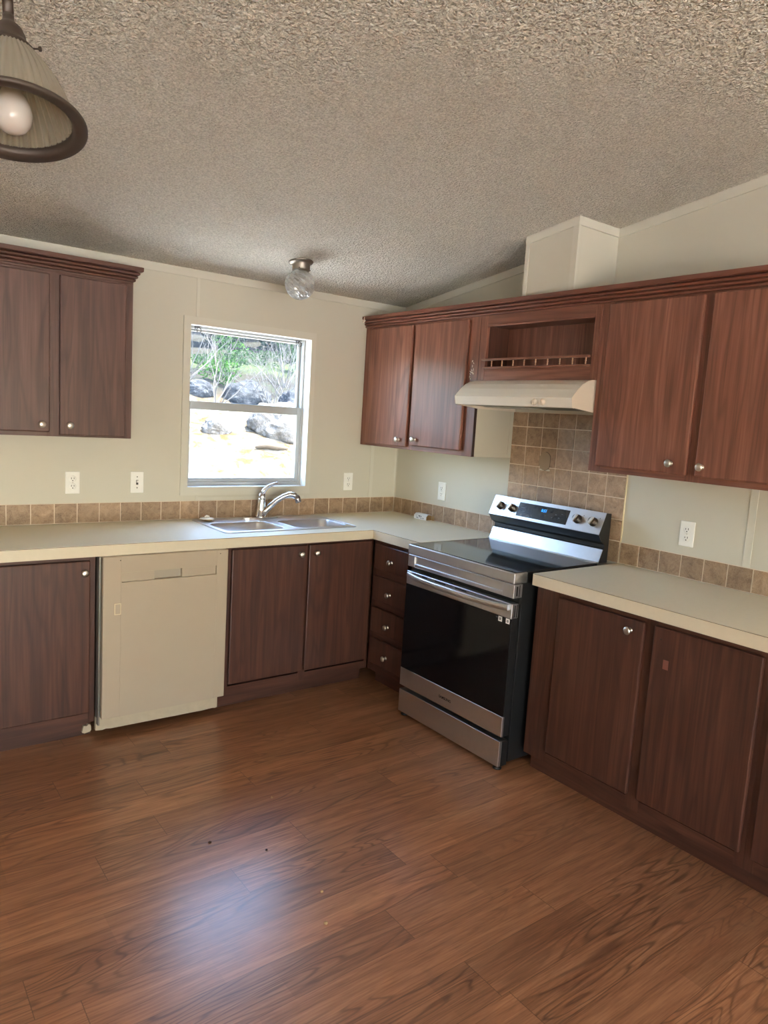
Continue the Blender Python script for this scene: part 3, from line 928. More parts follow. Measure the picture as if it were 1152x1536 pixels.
UD = .3171
t = thing('wall_cabinet', 'cherry two door wall cabinet in the corner, left of the hood', 'cabinet', (-.15, -.53, 1.375), 'cherry wall cabinets')
carcass(t, FR, -1.0643, -.0015, 1.376, 2.154, UD, ends=(.080, .072), stiles=[(-.540, -.498)], side_mat='cream_panel', rail_b=.03, rail_t=.05)
MB().box(-UD + .0005, -UD + .019, -1.0660, -1.0643, 1.3775, 2.15).build('side_edge', M['dark_wood'], t)
MB().box(-UD + .026, -.006, -1.0662, -1.0643, 1.3765, 1.394).box(-.034, -.009, -1.0662, -1.0643, 1.394, 1.64).build('side_batten', M['cream_panel'], t)
door(t, FR, -.503, -.078, UD, 1.392, 2.120, (-.435, 1.434))
dd = door(t, FR, -.985, -.535, UD, 1.404, 2.120, (-.590, 1.443))
random.seed(4)
sc = MB()
for (yy, zz, w, h, a) in [(-1.020, 1.895, .006, .012, .4), (-1.030, 1.884, .010, .004, .9), (-1.022, 1.868, .004, .014, 0), (-1.030, 1.848, .004, .018, .2), (-1.018, 1.846, .004, .016, -.5),
                          (-1.010, 1.838, .016, .005, .7), (-1.026, 1.832, .018, .006, .3), (-1.008, 1.826, .010, .006, .5), (-1.032, 1.826, .008, .005, -.6), (-1.006, 1.812, .004, .014, .1), (-1.012, 1.800, .006, .004, .3)]:
    c, s = math.cos(a), math.sin(a)
    q = [(yy + (p * w * c - r * h * s) / 2, zz + (p * w * s + r * h * c) / 2) for p, r in ((-1, -.6), (0, -1), (1, -.5), (.8, .8), (-.2, 1), (-1, .4))]
    sc.prism(q, 'x', -UD - .0009, -UD + .0005)
sc.build('scuff_mark', M['scuff'], t)

t = thing('hood_cabinet', 'cherry cabinet with an open display niche and gallery rail above the hood', 'cabinet', (-.15, -1.45, 1.787), 'cherry wall cabinets')
NA, NB = -1.8435, -1.0668
def piece(nm, mat, *a):
    f = MB()
    FR.box(f, *a)
    return f.build(nm, M[mat], t)
piece('face_stile', 'wood_vertical', -1.116, NB, UD - .019, UD, 1.790, 2.154, .001)
piece('face_stile', 'wood_vertical', NA, -1.804, UD - .019, UD, 1.790, 2.154, .001)
piece('edge_strip', 'wood_vertical', -1.839, -1.826, UD - .001, UD + .005, 1.790, 2.128, .0015)
piece('face_rail', 'wood_along_y', -1.804, -1.116, UD - .019, UD - .0006, 2.076, 2.154, .001)
piece('face_rail', 'wood_along_y', -1.804, -1.116, UD - .019, UD - .0006, 1.790, 1.862, .001)
piece('bead_strip', 'wood_along_y', -1.804, -1.116, UD - .0015, UD + .004, 2.070, 2.082, .003)
piece('niche_back', 'wood_vertical', -1.816, -1.104, .140, .150, 1.80, 2.14)
piece('niche_side', 'base_vertical', -1.820, -1.804, .150, UD - .019, 1.80, 2.14)  # cherry darkened, shade inside the niche put into the colour
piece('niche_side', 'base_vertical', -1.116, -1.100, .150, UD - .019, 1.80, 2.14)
piece('niche_floor', 'wood_along_y', -1.804, -1.116, .150, UD - .019, 1.846, 1.860)
piece('niche_top', 'wood_along_y', -1.804, -1.116, .150, UD - .019, 2.078, 2.092)
piece('side_panel', 'wood_vertical', NA, NA + .016, .004, UD - .019, 1.79, 2.154)
piece('side_panel', 'wood_vertical', NB - .016, NB, .004, UD - .019, 1.79, 2.154)
piece('bottom_panel', 'wood_along_y', NA + .016, NB - .016, .004, .139, 1.790, 1.806)
piece('top_panel', 'wood_along_y', NA + .016, NB - .016, .004, .139, 2.138, 2.153)
gro = thing_rail = bpy.data.objects.new('gallery_rail', None)
COL.objects.link(gro)
gro.parent = t
WORLD_LOC[gro.name] = WORLD_LOC[t.name]
MB().box(-.340, -UD - .0003, -1.800, -1.106, 1.893, 1.904, .003).box(-.3425, -.338, -1.799, -1.107, 1.897, 1.900, .001).build('top_bar', M['rail'], gro)
MB().box(-.340, -UD - .0003, -1.803, -1.124, 1.851, 1.861, .003).box(-.3425, -.338, -1.802, -1.125, 1.855, 1.858, .001).build('bottom_bar', M['rail'], gro)
for k in range(9):
    yy = -1.180 - (1.784 - 1.180) * k / 8
    MB().lathe([(.0028, 0), (.0028, .004), (.0048, .008), (.002, .011), (.0042, .017), (.0048, .019), (.002, .023), (.0046, .028), (.0028, .030), (.0028, .034)], (-.331, yy, 1.860), (0, 0, 1), 10).build('spindle', M['spindle'], gro)

t = thing('wall_cabinet', 'large cherry two door wall cabinet right of the hood, running to the photo edge', 'cabinet', (-.15, -2.35, 1.376), 'cherry wall cabinets')
carcass(t, FR, -2.870, -1.8448, 1.376, 2.154, UD, ends=(.045, .065), stiles=[(-2.39, -2.325)], rail_b=.03, rail_t=.05)
door(t, FR, -2.336, -1.893, UD, 1.402, 2.122, (-2.268, 1.445))
door(t, FR, -2.830, -2.375, UD, 1.402, 2.122, (-2.405, 1.441))
# crown mouldings running over the right hand cabinets
def crown_run(y0, y1, label, chip=False):
    prof = [(-d, z) for d, z in crown_profile(UD + .0008) if z > 2.1]
    prof = [(-(UD + .0008), 2.128) if i == 0 else p for i, p in enumerate(prof)]
    pr = [(-(UD + .0008), 2.130)] + [(-d, max(z, 2.130)) for d, z in crown_profile(UD + .0008)[1:-1]] + [(-(UD + .0008), 2.200)]
    o = rebase(MB().prism(pr, 'y', y0, y1).build('crown_moulding', M['crown']), (-UD, (y0 + y1) / 2, 2.15))
    tag(o, label, 'moulding', 'crown mouldings on the wall cabinets')
    if chip:
        MB().prism([(-.010, 2.160), (-.026, 2.172), (-.030, 2.196), (-.022, 2.199), (-.018, 2.178), (-.012, 2.168)], 'x', -UD - .0400, -UD - .0300).build('chipped_spot', M['scuff'], o)
        MB().prism([(-.002, 2.176), (-.008, 2.174), (-.010, 2.182), (-.003, 2.184)], 'x', -UD - .0400, -UD - .0330).build('chipped_spot', M['scuff'], o)
    return o
crown_run(-1.098, -.0015, 'short cherry crown moulding over the corner cabinet with a chipped left end', True)
crown_run(-2.871, -1.0985, 'long cherry crown moulding over the hood niche and the right wall cabinet')

# ================================================================ RANGE
RL, RR = -1.0595, -1.8105
rg = thing('electric_range', 'stainless and black freestanding electric range between the drawer cabinet and the right counter', 'stove', (-.38, -1.435, FZ))
MB().box(-.655, -.050, RR + .002, RL - .002, .012, .862, .002).box(-.629, -.125, RR, RL, .862, .9105, .001).build('body', M['black'], rg)
MB().box(-.7145, -.629, RR, RL, .8615, .9118, .004, 3).build('front_trim', M['steel'], rg)
MB().box(-.704, -.118, RR + .004, RL - .004, .9105, .9142, .001).build('cooktop', M['cook_glass'], rg)
cp = MB()
cp.box(-.711, -.655, RL - .0525, RL, .796, .8595, .0025).box(-.711, -.655, RR, RR + .0705, .796, .8595, .0025)
cp.box(-.711, -.656, RR + .0705, RL - .0525, .796, .8155, .003).box(-.711, -.656, RR + .0705, RL - .0525, .8525, .8595, .002)
cp.box(-.7025, -.656, RR + .07, RL - .052, .813, .854)
co = cp.build('front_panel', M['steel'], rg)
MB().box(-.694, -.686, RR - .0006, RR + .002, .806, .850).build('end_slot', M['black_gap'], co)
MB().box(-.676, -.672, RR - .0006, RR + .002, .802, .855).build('end_slot', M['black_gap'], co)
MB().box(-.668, -.654, RR + .004, RL - .004, .765, .800).build('door_gap', M['black_gap'], rg)
dr = MB().box(-.708, -.662, RR + .001, RL - .001, .146, .769, .002).build('oven_door', M['black'], rg)
MB().box(-.7135, -.7075, RR + .0005, RL - .0005, .242, .702, .001).build('window_glass', M['black_glass'], dr)
ts = MB().box(-.7145, -.670, RR, RL, .7015, .7715, .004, 3).build('top_strip', M['steel'], dr)
for ya, yb in ((-1.185, -1.225), (-1.285, -1.365), (-1.435, -1.515)):
    MB().box(-.7149, -.7135, yb, ya, .7585, .7635).build('vent_slot', M['black_gap'], dr)
MB().box(-.697, -.690, RR - .0006, RR + .002, .710, .764).box(-.684, -.678, RR - .0006, RR + .002, .706, .766).build('end_slot', M['black_gap'], dr)
MB().box(-.7145, -.700, RR + .0002, RL - .0002, .1455, .2425, .0025, 3).build('bottom_strip', M['steel'], dr)
# bowed bar handle
hp = []
N = 24
for k in range(N + 1):
    s = -1 + 2 * k / N
    hp.append((-.7215 - .040 * (1 - abs(s) ** 3.0), -1.435 + s * -.358, .7525))
hb = MB()
prof = [(-.006, -.0125), (.002, -.0135), (.006, -.010), (.0075, 0), (.006, .010), (.002, .0135), (-.006, .0125)]
vs, fs = [], []
for p in hp:
    for (a, b) in prof:
        vs.append((p[0] - a, p[1], p[2] + b))
k_ = len(prof)
for i in range(N):
    for j in range(k_):
        fs.append((i * k_ + j, i * k_ + (j + 1) % k_, (i + 1) * k_ + (j + 1) % k_, (i + 1) * k_ + j))
fs += [tuple(range(k_)), tuple(N * k_ + j for j in range(k_))]
hb.add(vs, fs, 0, False)
hb.box(-.728, -.7135, -1.094, -1.076, .741, .764, .002).box(-.728, -.7135, -1.794, -1.776, .741, .764, .002)
hb.build('handle', M['steel'], dr)
for yy in (-1.745, -1.7915):
    s = MB().box(-.7142, -.7133, yy - .0115, yy + .0115, .677, .700).build('sticker', M['plastic_white'], dr)
    MB().box(-.7146, -.7140, yy - .0065, yy + .0065, .6825, .6945).build('sticker_mark', plain('grey_print', (.22, .22, .22), .6, mottle=.5, scale=400), s)
MB().box(-.7142, -.7133, -1.729, -1.719, .690, .695).build('sticker', plain('grey_label', (.10, .10, .10), .6), dr)

def text_mesh(name, s, size, mat, parent, M4):
    cu = bpy.data.curves.new('lettering', 'FONT')
    cu.body = s
    cu.size = size
    cu.align_x = 'CENTER'
    cu.align_y = 'CENTER'
    cu.extrude = .0002
    cu.offset = size * .018
    tmp = bpy.data.objects.new('lettering', cu)
    COL.objects.link(tmp)
    bpy.context.view_layer.update()
    me = bpy.data.meshes.new_from_object(tmp.evaluated_get(bpy.context.evaluated_depsgraph_get()))
    bpy.data.objects.remove(tmp, do_unlink=True)
    base = WORLD_LOC.get(parent.name, Vector((0, 0, 0)))
    me.transform(Matrix.Translation(-base) @ M4)
    me.materials.clear()
    me.materials.append(mat)
    o = bpy.data.objects.new(name, me)
    COL.objects.link(o)
    o.parent = parent
    return o
def face_matrix(origin, right, up):
    r, u = Vector(right).normalized(), Vector(up).normalized()
    n = r.cross(u)
    return Matrix(((r.x, u.x, n.x, origin[0]), (r.y, u.y, n.y, origin[1]), (r.z, u.z, n.z, origin[2]), (0, 0, 0, 1)))
lt = text_mesh('lettering', 'SAMSUNG', .0195, M['ink'], dr, face_matrix((-.7148, -1.4205, .190), (0, -1, 0), (0, 0, 1)))

wd = MB().box(-.716, -.664, RR + .003, RL - .003, .000, .1235, .0025, 3).build('storage_drawer', M['steel'], rg)
MB().box(-.700, -.663, RR + .001, RR + .0032, .002, .122).build('drawer_end', M['black'], wd)
for fx, fy in ((-.690, RL - .03), (-.690, RR + .03), (-.12, RL - .03), (-.12, RR + .03)):
    MB().lathe([(0, 0), (.021, 0), (.021, .007), (.011, .011), (.011, .034), (0, .034)], (fx, fy, FZ), (0, 0, 1), 16).build('foot', M['black'], rg)
# backguard
bg = MB().prism([(-.050, .9135), (-.050, 1.158), (-.088, 1.1615), (-.1345, 1.0565), (-.108, 1.019), (-.083, 1.004), (-.083, .986), (-.090, .978), (-.1165, .9135)], 'y', RR, RL).build('backguard', M['black'], rg)
def slab_xz(mb, p0, p1, th, y0, y1):
    a, b = Vector(p0), Vector(p1)
    d = (b - a).normalized()
    n = Vector((-d.y, d.x)) * th     # outward to the room
    q = [a, b, b + n, a + n]
    return mb.prism([tuple(v) for v in q], 'y', y0, y1)
FA, FB_ = (-.1350, 1.0565), (-.0885, 1.1620)
slab_xz(MB(), FA, FB_, .0035, RR - .0006, RL + .0006).build('control_fascia', M['steel'], bg)
slab_xz(MB(), (-.1085, 1.0195), (-.1350, 1.0565), .0022, RR - .0003, RL + .0003).build('under_lip', plain('dark_steel', (.20, .21, .22), .35, 1.0), bg)
sp = slab_xz(MB(), (-.1180, .9145), (-.0905, .979), .0030, RR - .0006, RL + .0006)
sp.box(-.124, -.112, RR + .004, RL - .004, .9142, .9185)
sp.build('splash_panel', M['steel'], bg)
fd = (Vector(FB_) - Vector(FA)).normalized()
fn = Vector((-fd.y, fd.x))
fup = Vector((fd.x, 0, fd.y)); fno = Vector((fn.x, 0, fn.y))
def fpt(y, z, out=0.0):
    t_ = (z - FA[1]) / fd.y
    p = Vector((FA[0], y, FA[1])) + fup * t_ + fno * (.0035 + out)
    return p
def fbox(mb, y0, y1, z0, z1, o0, o1, mat=0):
    vs = [fpt(y, z, o) for o in (o0, o1) for (y, z) in ((y0, z0), (y1, z0), (y1, z1), (y0, z1))]
    return mb.add(vs, [(0, 1, 2, 3), (4, 5, 6, 7), (0, 1, 5, 4), (1, 2, 6, 5), (2, 3, 7, 6), (3, 0, 4, 7)], mat)
ds = fbox(MB(), -1.600, -1.256, 1.0715, 1.1440, -.0005, .0008).build('display', M['display'], bg)
text_mesh('clock_digits', '8:51', .022, M['clock'], ds, face_matrix(fpt(-1.437, 1.120, .0011), (0, -1, 0), fup))
for yy, zz, w in ((-1.29, 1.118, .030), (-1.30, 1.100, .018), (-1.34, 1.088, .012), (-1.275, 1.100, .008), (-1.52, 1.112, .010), (-1.545, 1.098, .010), (-1.56, 1.118, .012), (-1.50, 1.094, .008)):
    fbox(MB(), yy - w / 2, yy + w / 2, zz - .0012, zz + .0012, .0006, .0010).build('touch_mark', plain('grey_touch_print', (.16, .18, .20), .5), ds)
for yy, zz in ((-1.128, 1.108), (-1.216, 1.106), (-1.660, 1.110), (-1.757, 1.110)):
    c = fpt(yy, zz)
    kb = MB().lathe([(0, 0), (.0235, 0), (.0235, .004), (.0215, .006), (.0205, .022), (.0185, .0245), (0, .0245)], c, fno, 28).build('control_knob', M['range_knob'], bg)
    gb = MB()
    u2 = (fup * .93 + Vector((0, -.37, 0))).normalized()
    w2 = fno.cross(u2)
    vs = [c + u2 * a + w2 * b + fno * h for h in (.022, .033) for (a, b) in ((-.0195, -.006), (.0195, -.006), (.0195, .006), (-.0195, .006))]
    gb.add(vs, [(0, 1, 2, 3), (4, 5, 6, 7), (0, 1, 5, 4), (1, 2, 6, 5), (2, 3, 7, 6), (3, 0, 4, 7)])
    gb.build('grip', M['nickel'], kb)
    fbox(MB(), yy - .0315, yy - .0275, zz + .0195, zz + .0235, .0001, .0004).build('indicator_dot', M['ink'], bg)

# ================================================================ RANGE HOOD
HY0, HY1 = -1.8400, -1.0690
hd = thing('range_hood', 'white under cabinet range hood with two beige knobs above the range', 'range hood', (-.24, -1.45, 1.64))
hprof = [(-.004, 1.7885), (-.338, 1.7885), (-.372, 1.780), (-.405, 1.764), (-.437, 1.739), (-.463, 1.712), (-.4745, 1.698), (-.4655, 1.6555), (-.450, 1.6535), (-.450, 1.665), (-.004, 1.660)]
MB().prism(hprof, 'y', HY0 + .0015, HY1 - .0015).build('shell', M['hood'], hd)
endp = [(-.004, 1.7885), (-.338, 1.7885), (-.372, 1.780), (-.405, 1.764), (-.437, 1.739), (-.463, 1.712), (-.4745, 1.698), (-.4655, 1.6555), (-.31, 1.641), (-.004, 1.638)]
MB().prism(endp, 'y', HY0, HY0 + .0015).build('end_panel', M['hood_end'], hd)
MB().prism(endp, 'y', HY1 - .0015, HY1).build('end_panel', M['hood_end'], hd)
MB().box(-.440, -.05, HY0 + .03, HY1 - .03, 1.6545, 1.6595, .001).build('filter', M['grease'], hd)
MB().box(-.30, -.16, HY1 - .36, HY1 - .05, 1.6500, 1.6552, .001).build('light_lens', plain('dull_lens', (.5, .5, .44), .3), hd)
for yy in (-1.622, -1.671):
    kb = MB().lathe([(0, 0), (.016, 0), (.016, .004), (.0135, .006), (.0125, .015), (0, .016)], (-.4696, yy, 1.6775), (-.978, 0, -.208), 20).build('knob', M['hood_knob'], hd)
    MB().box(-.4885, -.484, yy - .0025, yy + .0025, 1.663, 1.685, .001).build('knob_grip', M['hood_knob'], kb)
MB().box(-.30, -.2985, HY0 - .0008, HY0 + .001, 1.648, 1.652).build('rivet', M['ink'], hd)

# ================================================================ DISHWASHER
DX0, DX1 = -2.1545, -1.5475
dw = thing('dishwasher', 'cream built in dishwasher with a recessed handle under the counter', 'dishwasher', (-1.85, -.3, FZ))
MB().box(DX0 + .004, DX1 - .004, -.600, -.03, .090, .852).build('tub', M['black'], dw)
pn = MB()
rx0, rx1, rz0, rz1 = -2.071, -1.609, .738, .783
YF = -.660
pn.box(DX0, rx0, YF, -.602, .093, .8605, .004).box(rx1, DX1, YF, -.602, .093, .8605, .004)
pn.box(rx0 - .002, rx1 + .002, YF + .0002, -.602, .093, rz0, .0012).box(rx0 - .002, rx1 + .002, YF + .0002, -.602, rz1, .8605, .0012)
dp = pn.build('door_panel', M['bisque'], dw)
MB().box(rx0, -1.917, YF + .011, -.605, rz0, rz1).box(-1.782, rx1, YF + .011, -.605, rz0, rz1).build('handle_recess', M['bisque'], dp)
MB().box(-1.917, -1.782, YF + .030, -.605, rz0, rz1).build('grip_pocket', M['bisque_grey'], dp)
for a_ in ((rx0 - .002, rx0, rz0, rz1), (rx1, rx1 + .002, rz0, rz1), (rx0 - .002, rx1 + .002, rz1, rz1 + .002), (rx0 - .002, rx1 + .002, rz0 - .002, rz0)):
    MB().box(a_[0], a_[1], YF - .0006, YF + .004, a_[2], a_[3]).build('recess_edge', M['bisque_dark'], dp)
st = MB().box(-2.103, -2.073, YF - .0006, YF + .001, .588, .641, .0004).build('sticker', M['sticker'], dp)
MB().box(-2.0995, -2.0765, YF - .0009, YF, .5915, .6375, .0002).build('sticker_face', M['bisque'], st)
for sx in (-2.078, -1.590):
    MB().lathe([(0, 0), (.0025, 0), (.0018, .001), (0, .001)], (sx, YF, .842), (0, -1, 0), 10).build('screw', M['ink'], dp)
kk = MB().prism([(-2.168, .026), (-2.168, .090), (-1.562, .090), (-1.562, .020), (-1.572, .017), (-1.585, .020), (-1.64, .017), (-2.10, .022), (-2.12, .026), (-2.14, .022)], 'y', -.612, -.590)
kk.build('kick_panel', M['bisque_dark'], dw)
MB().box(-2.1665, -2.1585, -.640, -.598, .060, .858).build('side_trim', plain('grey_side_trim', (.20, .19, .17), .4, .5), dw)
for fx in (-2.10, -1.60):
    MB().lathe([(0, 0), (.016, 0), (.016, .006), (.007, .010), (.007, .112), (0, .112)], (fx, -.50, FZ), (0, 0, 1), 12).build('leg', M['black'], dw)

# ================================================================ SINK, FAUCET, STOPPER
sk = thing('kitchen_sink', 'stainless double bowl sink set into the counter under the window', 'sink', (-1.08, -.28, H))
BL = [(-1.470, -1.116, -.477, -.200), (-1.046, -.692, -.477, -.200)]
TOPZ = H + .0036
holes = [rrect(a, b, c, d, .055, 8) for a, b, c, d in BL]
rim = MB().frombm(plate(rrect(SX0, SX1, SY0, SY1, .030), holes, TOPZ, .0030), 0)
bead = [(*p, TOPZ - .0004) for p in rrect(SX0 + .004, SX1 - .004, SY0 + .004, SY1 - .004, .027)]
rim.tube(bead + bead[:2], .0022, 6, caps=False)
for a, b, c, d in BL:
    bd = [(*p, TOPZ - .0012) for p in rrect(a - .002, b + .002, c - .002, d + .002, .056, 8)]
    rim.tube(bd + bd[:2], .0022, 6, caps=False)
rim.build('rim', M['steel_light'], sk)
for (a, b, c, d) in BL:
    mb = MB()
    loops = []
    for ins, dz, rr in ((0, .0015, .055), (.004, .010, .055), (.010, .10, .055), (.016, .150, .055), (.030, .166, .050), (.050, .170, .040)):
        loops.append([(*p, TOPZ - dz) for p in rrect(a + ins, b - ins, c + ins, d - ins, rr, 8)])
    n_ = len(loops[0])
    for i in range(len(loops) - 1):
        mb.add(loops[i] + loops[i + 1], [(j, (j + 1) % n_, n_ + (j + 1) % n_, n_ + j) for j in range(n_)], 0, True)
    mb.add(loops[-1], [tuple(range(n_))], 0, True)
    bo = mb.build('basin', M['steel_light'], sk)
    MB().lathe([(.042, 0), (.040, .0012), (.030, .0010), (.026, -.004 + .0052), (0, .0012)], ((a + b) / 2, (c + d) / 2, TOPZ - .1698), (0, 0, 1), 24).build('drain', M['chrome'], bo)

FX, FY = -1.087, -.100
fc = thing('faucet', 'chrome single lever kitchen faucet at the back of the sink', 'faucet', (FX, FY, TOPZ))
el = [(FX + .118 * math.cos(2 * PI * k / 40), FY + .028 * math.sin(2 * PI * k / 40)) for k in range(40)]
MB().prism(el, 'z', TOPZ + .0002, TOPZ + .006).prism([((x - FX) * .95 + FX, (y - FY) * .85 + FY) for x, y in el], 'z', TOPZ + .006, TOPZ + .0095).build('deck_plate', M['chrome'], fc)
ax = Vector((.06, .0, 1)).normalized()
MB().lathe([(.031, 0), (.031, .006), (.0255, .011), (.0245, .05), (.0225, .105), (.0215, .112), (.0, .113)], (FX, FY, TOPZ + .0095), ax, 28).build('body', M['chrome'], fc)
sp0 = [(-1.078, -.108, .945), (-1.062, -.115, .966), (-1.037, -.128, .995), (-1.005, -.148, 1.030), (-.972, -.170, 1.057), (-.943, -.189, 1.070), (-.922, -.203, 1.069), (-.909, -.211, 1.058)]
MB().tube(sp0, [.021, .020, .0175, .016, .016, .0175, .019, .0195], 16).build('spout', M['chrome'], fc)
MB().tube([(-.911, -.210, 1.062), (-.903, -.215, 1.046), (-.898, -.218, 1.030), (-.8965, -.219, 1.025)], [.0195, .0195, .0185, .0165], 16).build('spray_head', plain('dark_chrome', (.42, .40, .41), .15, 1.0), fc)
hc = Vector((FX, FY, TOPZ + .0095)) + ax * .114
hl = MB().lathe([(.0222, 0), (.0225, .010), (.0205, .022), (.0150, .031), (.007, .036), (0, .037)], hc, ax, 24)
hl.tube([hc + Vector((.000, 0, .020)), hc + Vector((.012, -.002, .045)), hc + Vector((.034, -.006, .068)), hc + Vector((.062, -.011, .083)), hc + Vector((.088, -.016, .091)), hc + Vector((.096, -.018, .092))],
        [.0220, .0205, .0160, .0125, .0095, .004], 14, flat=.66)
hl.build('handle', M['chrome'], fc)

SXP, SYP = -1.432, -.118
sto = thing('sink_stopper', 'cream rubber sink stopper lying on the left back corner of the sink rim', 'stopper', (SXP, SYP, TOPZ + .002))
z0 = TOPZ + .0020
MB().lathe([(0, 0), (.020, 0), (.023, .004), (.024, .009), (0, .009)], (SXP + .006, SYP, z0), (0, 0, 1), 20).build('plug', M['stopper_foot'], sto)
MB().lathe([(0, 0), (.038, 0), (.042, .0025), (.040, .005), (.012, .007), (0, .007)], (SXP, SYP, z0 + .0092), (0, 0, 1), 28).build('flange', M['stopper'], sto)
tb = MB()
tb.tube([(SXP - .010, SYP, z0 + .0155), (SXP - .011, SYP, z0 + .024), (SXP - .003, SYP, z0 + .028), (SXP + .010, SYP, z0 + .024), (SXP + .012, SYP, z0 + .0155)], .0035, 8, flat=1.6)
tb.build('pull_tab', M['stopper'], sto)

# small white carton on the right counter leg
ca = thing('carton', 'small open white carton with dark print lying against the tiles near the corner', 'box', (-.04, -.36, H))
y0_, y1_ = -.300, -.424
oct_ = [(-.058, H + .0004), (-.058, H + .024), (-.044, H + .0365), (-.018, H + .0365), (-.009, H + .030), (-.009, H + .0004)]
cm = MB()
n_ = len(oct_)
for s in (1.0,):
    inn = [((x + .0335) * .94 - .0335, (z - H - .018) * .92 + H + .018) for x, z in oct_]
    vs = [(x, y, z) for y in (y0_, y1_) for x, z in oct_] + [(x, y, z) for y in (y0_ - .003, y1_) for x, z in inn]
    cm.add(vs, [(i, (i + 1) % n_, n_ + (i + 1) % n_, n_ + i) for i in range(n_)] + [tuple(range(n_))] +
           [(n_ + i, n_ + (i + 1) % n_, 3 * n_ + (i + 1) % n_, 3 * n_ + i) for i in range(n_)], 0)
    cm.add(vs[2 * n_:], [(i, (i + 1) % n_, n_ + (i + 1) % n_, n_ + i) for i in range(n_)] + [tuple(range(n_))], 1)
cm.build('sleeve', [M['carton'], M['carton_in']], ca)
MB().box(-.0095, -.0085, y1_ - .022, y1_, H + .0004, H + .029).build('flap', M['carton_in'], ca)
random.seed(11)
pk = MB()
for (yy, zz, w, h) in [(-.322, .0195, .004, .004), (-.343, .0205, .010, .002), (-.356, .022, .014, .006), (-.372, .0215, .010, .005), (-.330, .010, .010, .005), (-.341, .009, .004, .008), (-.358, .0145, .008, .003), (-.372, .011, .014, .002), (-.372, .007, .014, .0015), (-.392, .012, .018, .0018), (-.392, .007, .018, .0014)]:
    pk.box(-.0585, -.0575, yy - w / 2, yy + w / 2, H + zz - h / 2, H + zz + h / 2)
pk.build('print_mark', M['ink'], ca)

# ================================================================ OUTLETS AND SWITCH
def wallplate(fr, a, z, name, label, cat, group=None, switch=False):
    t = thing(name, label, cat, fr.pt(a, .0, z), group)
    def bx(a0, a1, d0, d1, z0, z1, bev=0):
        mb = MB(); fr.box(mb, a + a0, a + a1, d0, d1, z + z0, z + z1, bev); return mb
    bx(-.0355, .0355, .0003, .0065, -.058, .058, .0025).build('cover_plate', M['plastic_white'], t)
    nrm = Vector(fr.normal)
    if switch:
        bx(-.006, .006, .006, .0072, -.013, .013).build('toggle_slot', M['plastic_dark'], t)
        bx(-.0042, .0042, .006, .016, -.001, .011, .001).build('toggle', M['plastic_white'], t)
        for zz in (-.030, .030):
            MB().lathe([(0, 0), (.0032, 0), (.0022, .001), (0, .001)], Vector(fr.pt(a, .0065, z + zz)), nrm, 10).build('screw', M['plastic_dark'], t)
    else:
        for zz in (-.0195, .0195):
            f = MB().lathe([(0, 0), (.0175, 0), (.0175, .0012), (.016, .002), (0, .002)], Vector(fr.pt(a, .0062, z + zz)), nrm, 24).build('receptacle', M['plastic_white'], t)
            s = MB()
            for da, w, h, dz in ((-.0064, .0028, .0095, .003), (.0064, .0028, .0075, .003), (0, .005, .005, -.0085)):
                fr.box(s, a + da - w / 2, a + da + w / 2, .0078, .0086, z + zz + dz - h / 2, z + zz + dz + h / 2)
            s.build('slot', M['plastic_dark'], f)
        MB().lathe([(0, 0), (.003, 0), (.002, .001), (0, .001)], Vector(fr.pt(a, .0065, z)), nrm, 10).build('screw', M['nickel'], t)
G = 'white duplex outlets'
wallplate(FB, -2.127, 1.1285, 'wall_outlet', 'white duplex outlet under the left wall cabinet, left of the light switch', 'outlet', G)
wallplate(FB, -1.794, 1.1285, 'light_switch', 'white toggle light switch left of the window', 'switch', switch=True)
wallplate(FB, -.400, 1.127, 'wall_outlet', 'white duplex outlet right of the window near the corner', 'outlet', G)
wallplate(FR, -.497, 1.115, 'wall_outlet', 'white duplex outlet under the corner cabinet, above the white carton', 'outlet', G)
wallplate(FR, -2.188, 1.1185, 'wall_outlet', 'white duplex outlet over the right counter, right of the range', 'outlet', G)

# ================================================================ CEILING LIGHT
gx, gy = -1.070, -.420
gz = zceil(gy)
nC = Vector((0, -SL, -1)).normalized()
gl = thing('ceiling_light', 'small ceiling light with a cut glass globe near the window', 'ceiling light', (gx, gy, gz))
g0 = Vector((gx, gy, gz)) - nC * .001
MB().lathe([(0, 0), (.066, 0), (.067, .004), (.064, .009), (.056, .013), (.0495, .016), (.0480, .020), (.0480, .046), (.0455, .049), (0, .049)], g0, nC, 32).build('canopy', M['bronze_light'] if 'bronze_light' in M else plain('dull_nickel', (.27, .24, .205), .45, .9), gl)
for k in range(3):
    a = 2 * PI * k / 3 + 4.0
    d = Vector((math.cos(a), math.sin(a), 0))
    MB().tube([g0 + nC * .040 + d * .046, g0 + nC * .040 + d * .053], .003, 8).build('screw', M['dark_wood'], gl)
gc = Vector((gx, gy, gz)) + Vector((0, 0, -.114)) + nC * .004
RG = .0775
mb = MB()
seg, rings = 30, 20
vs, fs = [], []
for i in range(rings + 1):
    th = PI * .155 + (PI - PI * .155) * i / rings
    for k in range(seg):
        ph = 2 * PI * (k + .5 * (i % 2)) / seg
        r = RG * (1 + (.045 if (i + k) % 2 == 0 else -.030) * (1 if i > 2 else .2))
        vs.append(gc + Vector((r * math.sin(th) * math.cos(ph), r * math.sin(th) * math.sin(ph), r * math.cos(th))))
for i in range(rings):
    for k in range(seg):
        k2 = (k + 1) % seg
        fs.append((i * seg + k, i * seg + k2, (i + 1) * seg + k2, (i + 1) * seg + k))
mb.add(vs, fs, 0, False)
mb.build('globe', M['globe_glass'], gl, fix=True)
MB().lathe([(.012, .0), (.014, .02), (.026, .045), (.030, .060), (.026, .078), (.012, .088), (0, .089)], g0 + nC * .049, (0, 0, -1), 20).build('bulb', M['bulb'], gl)

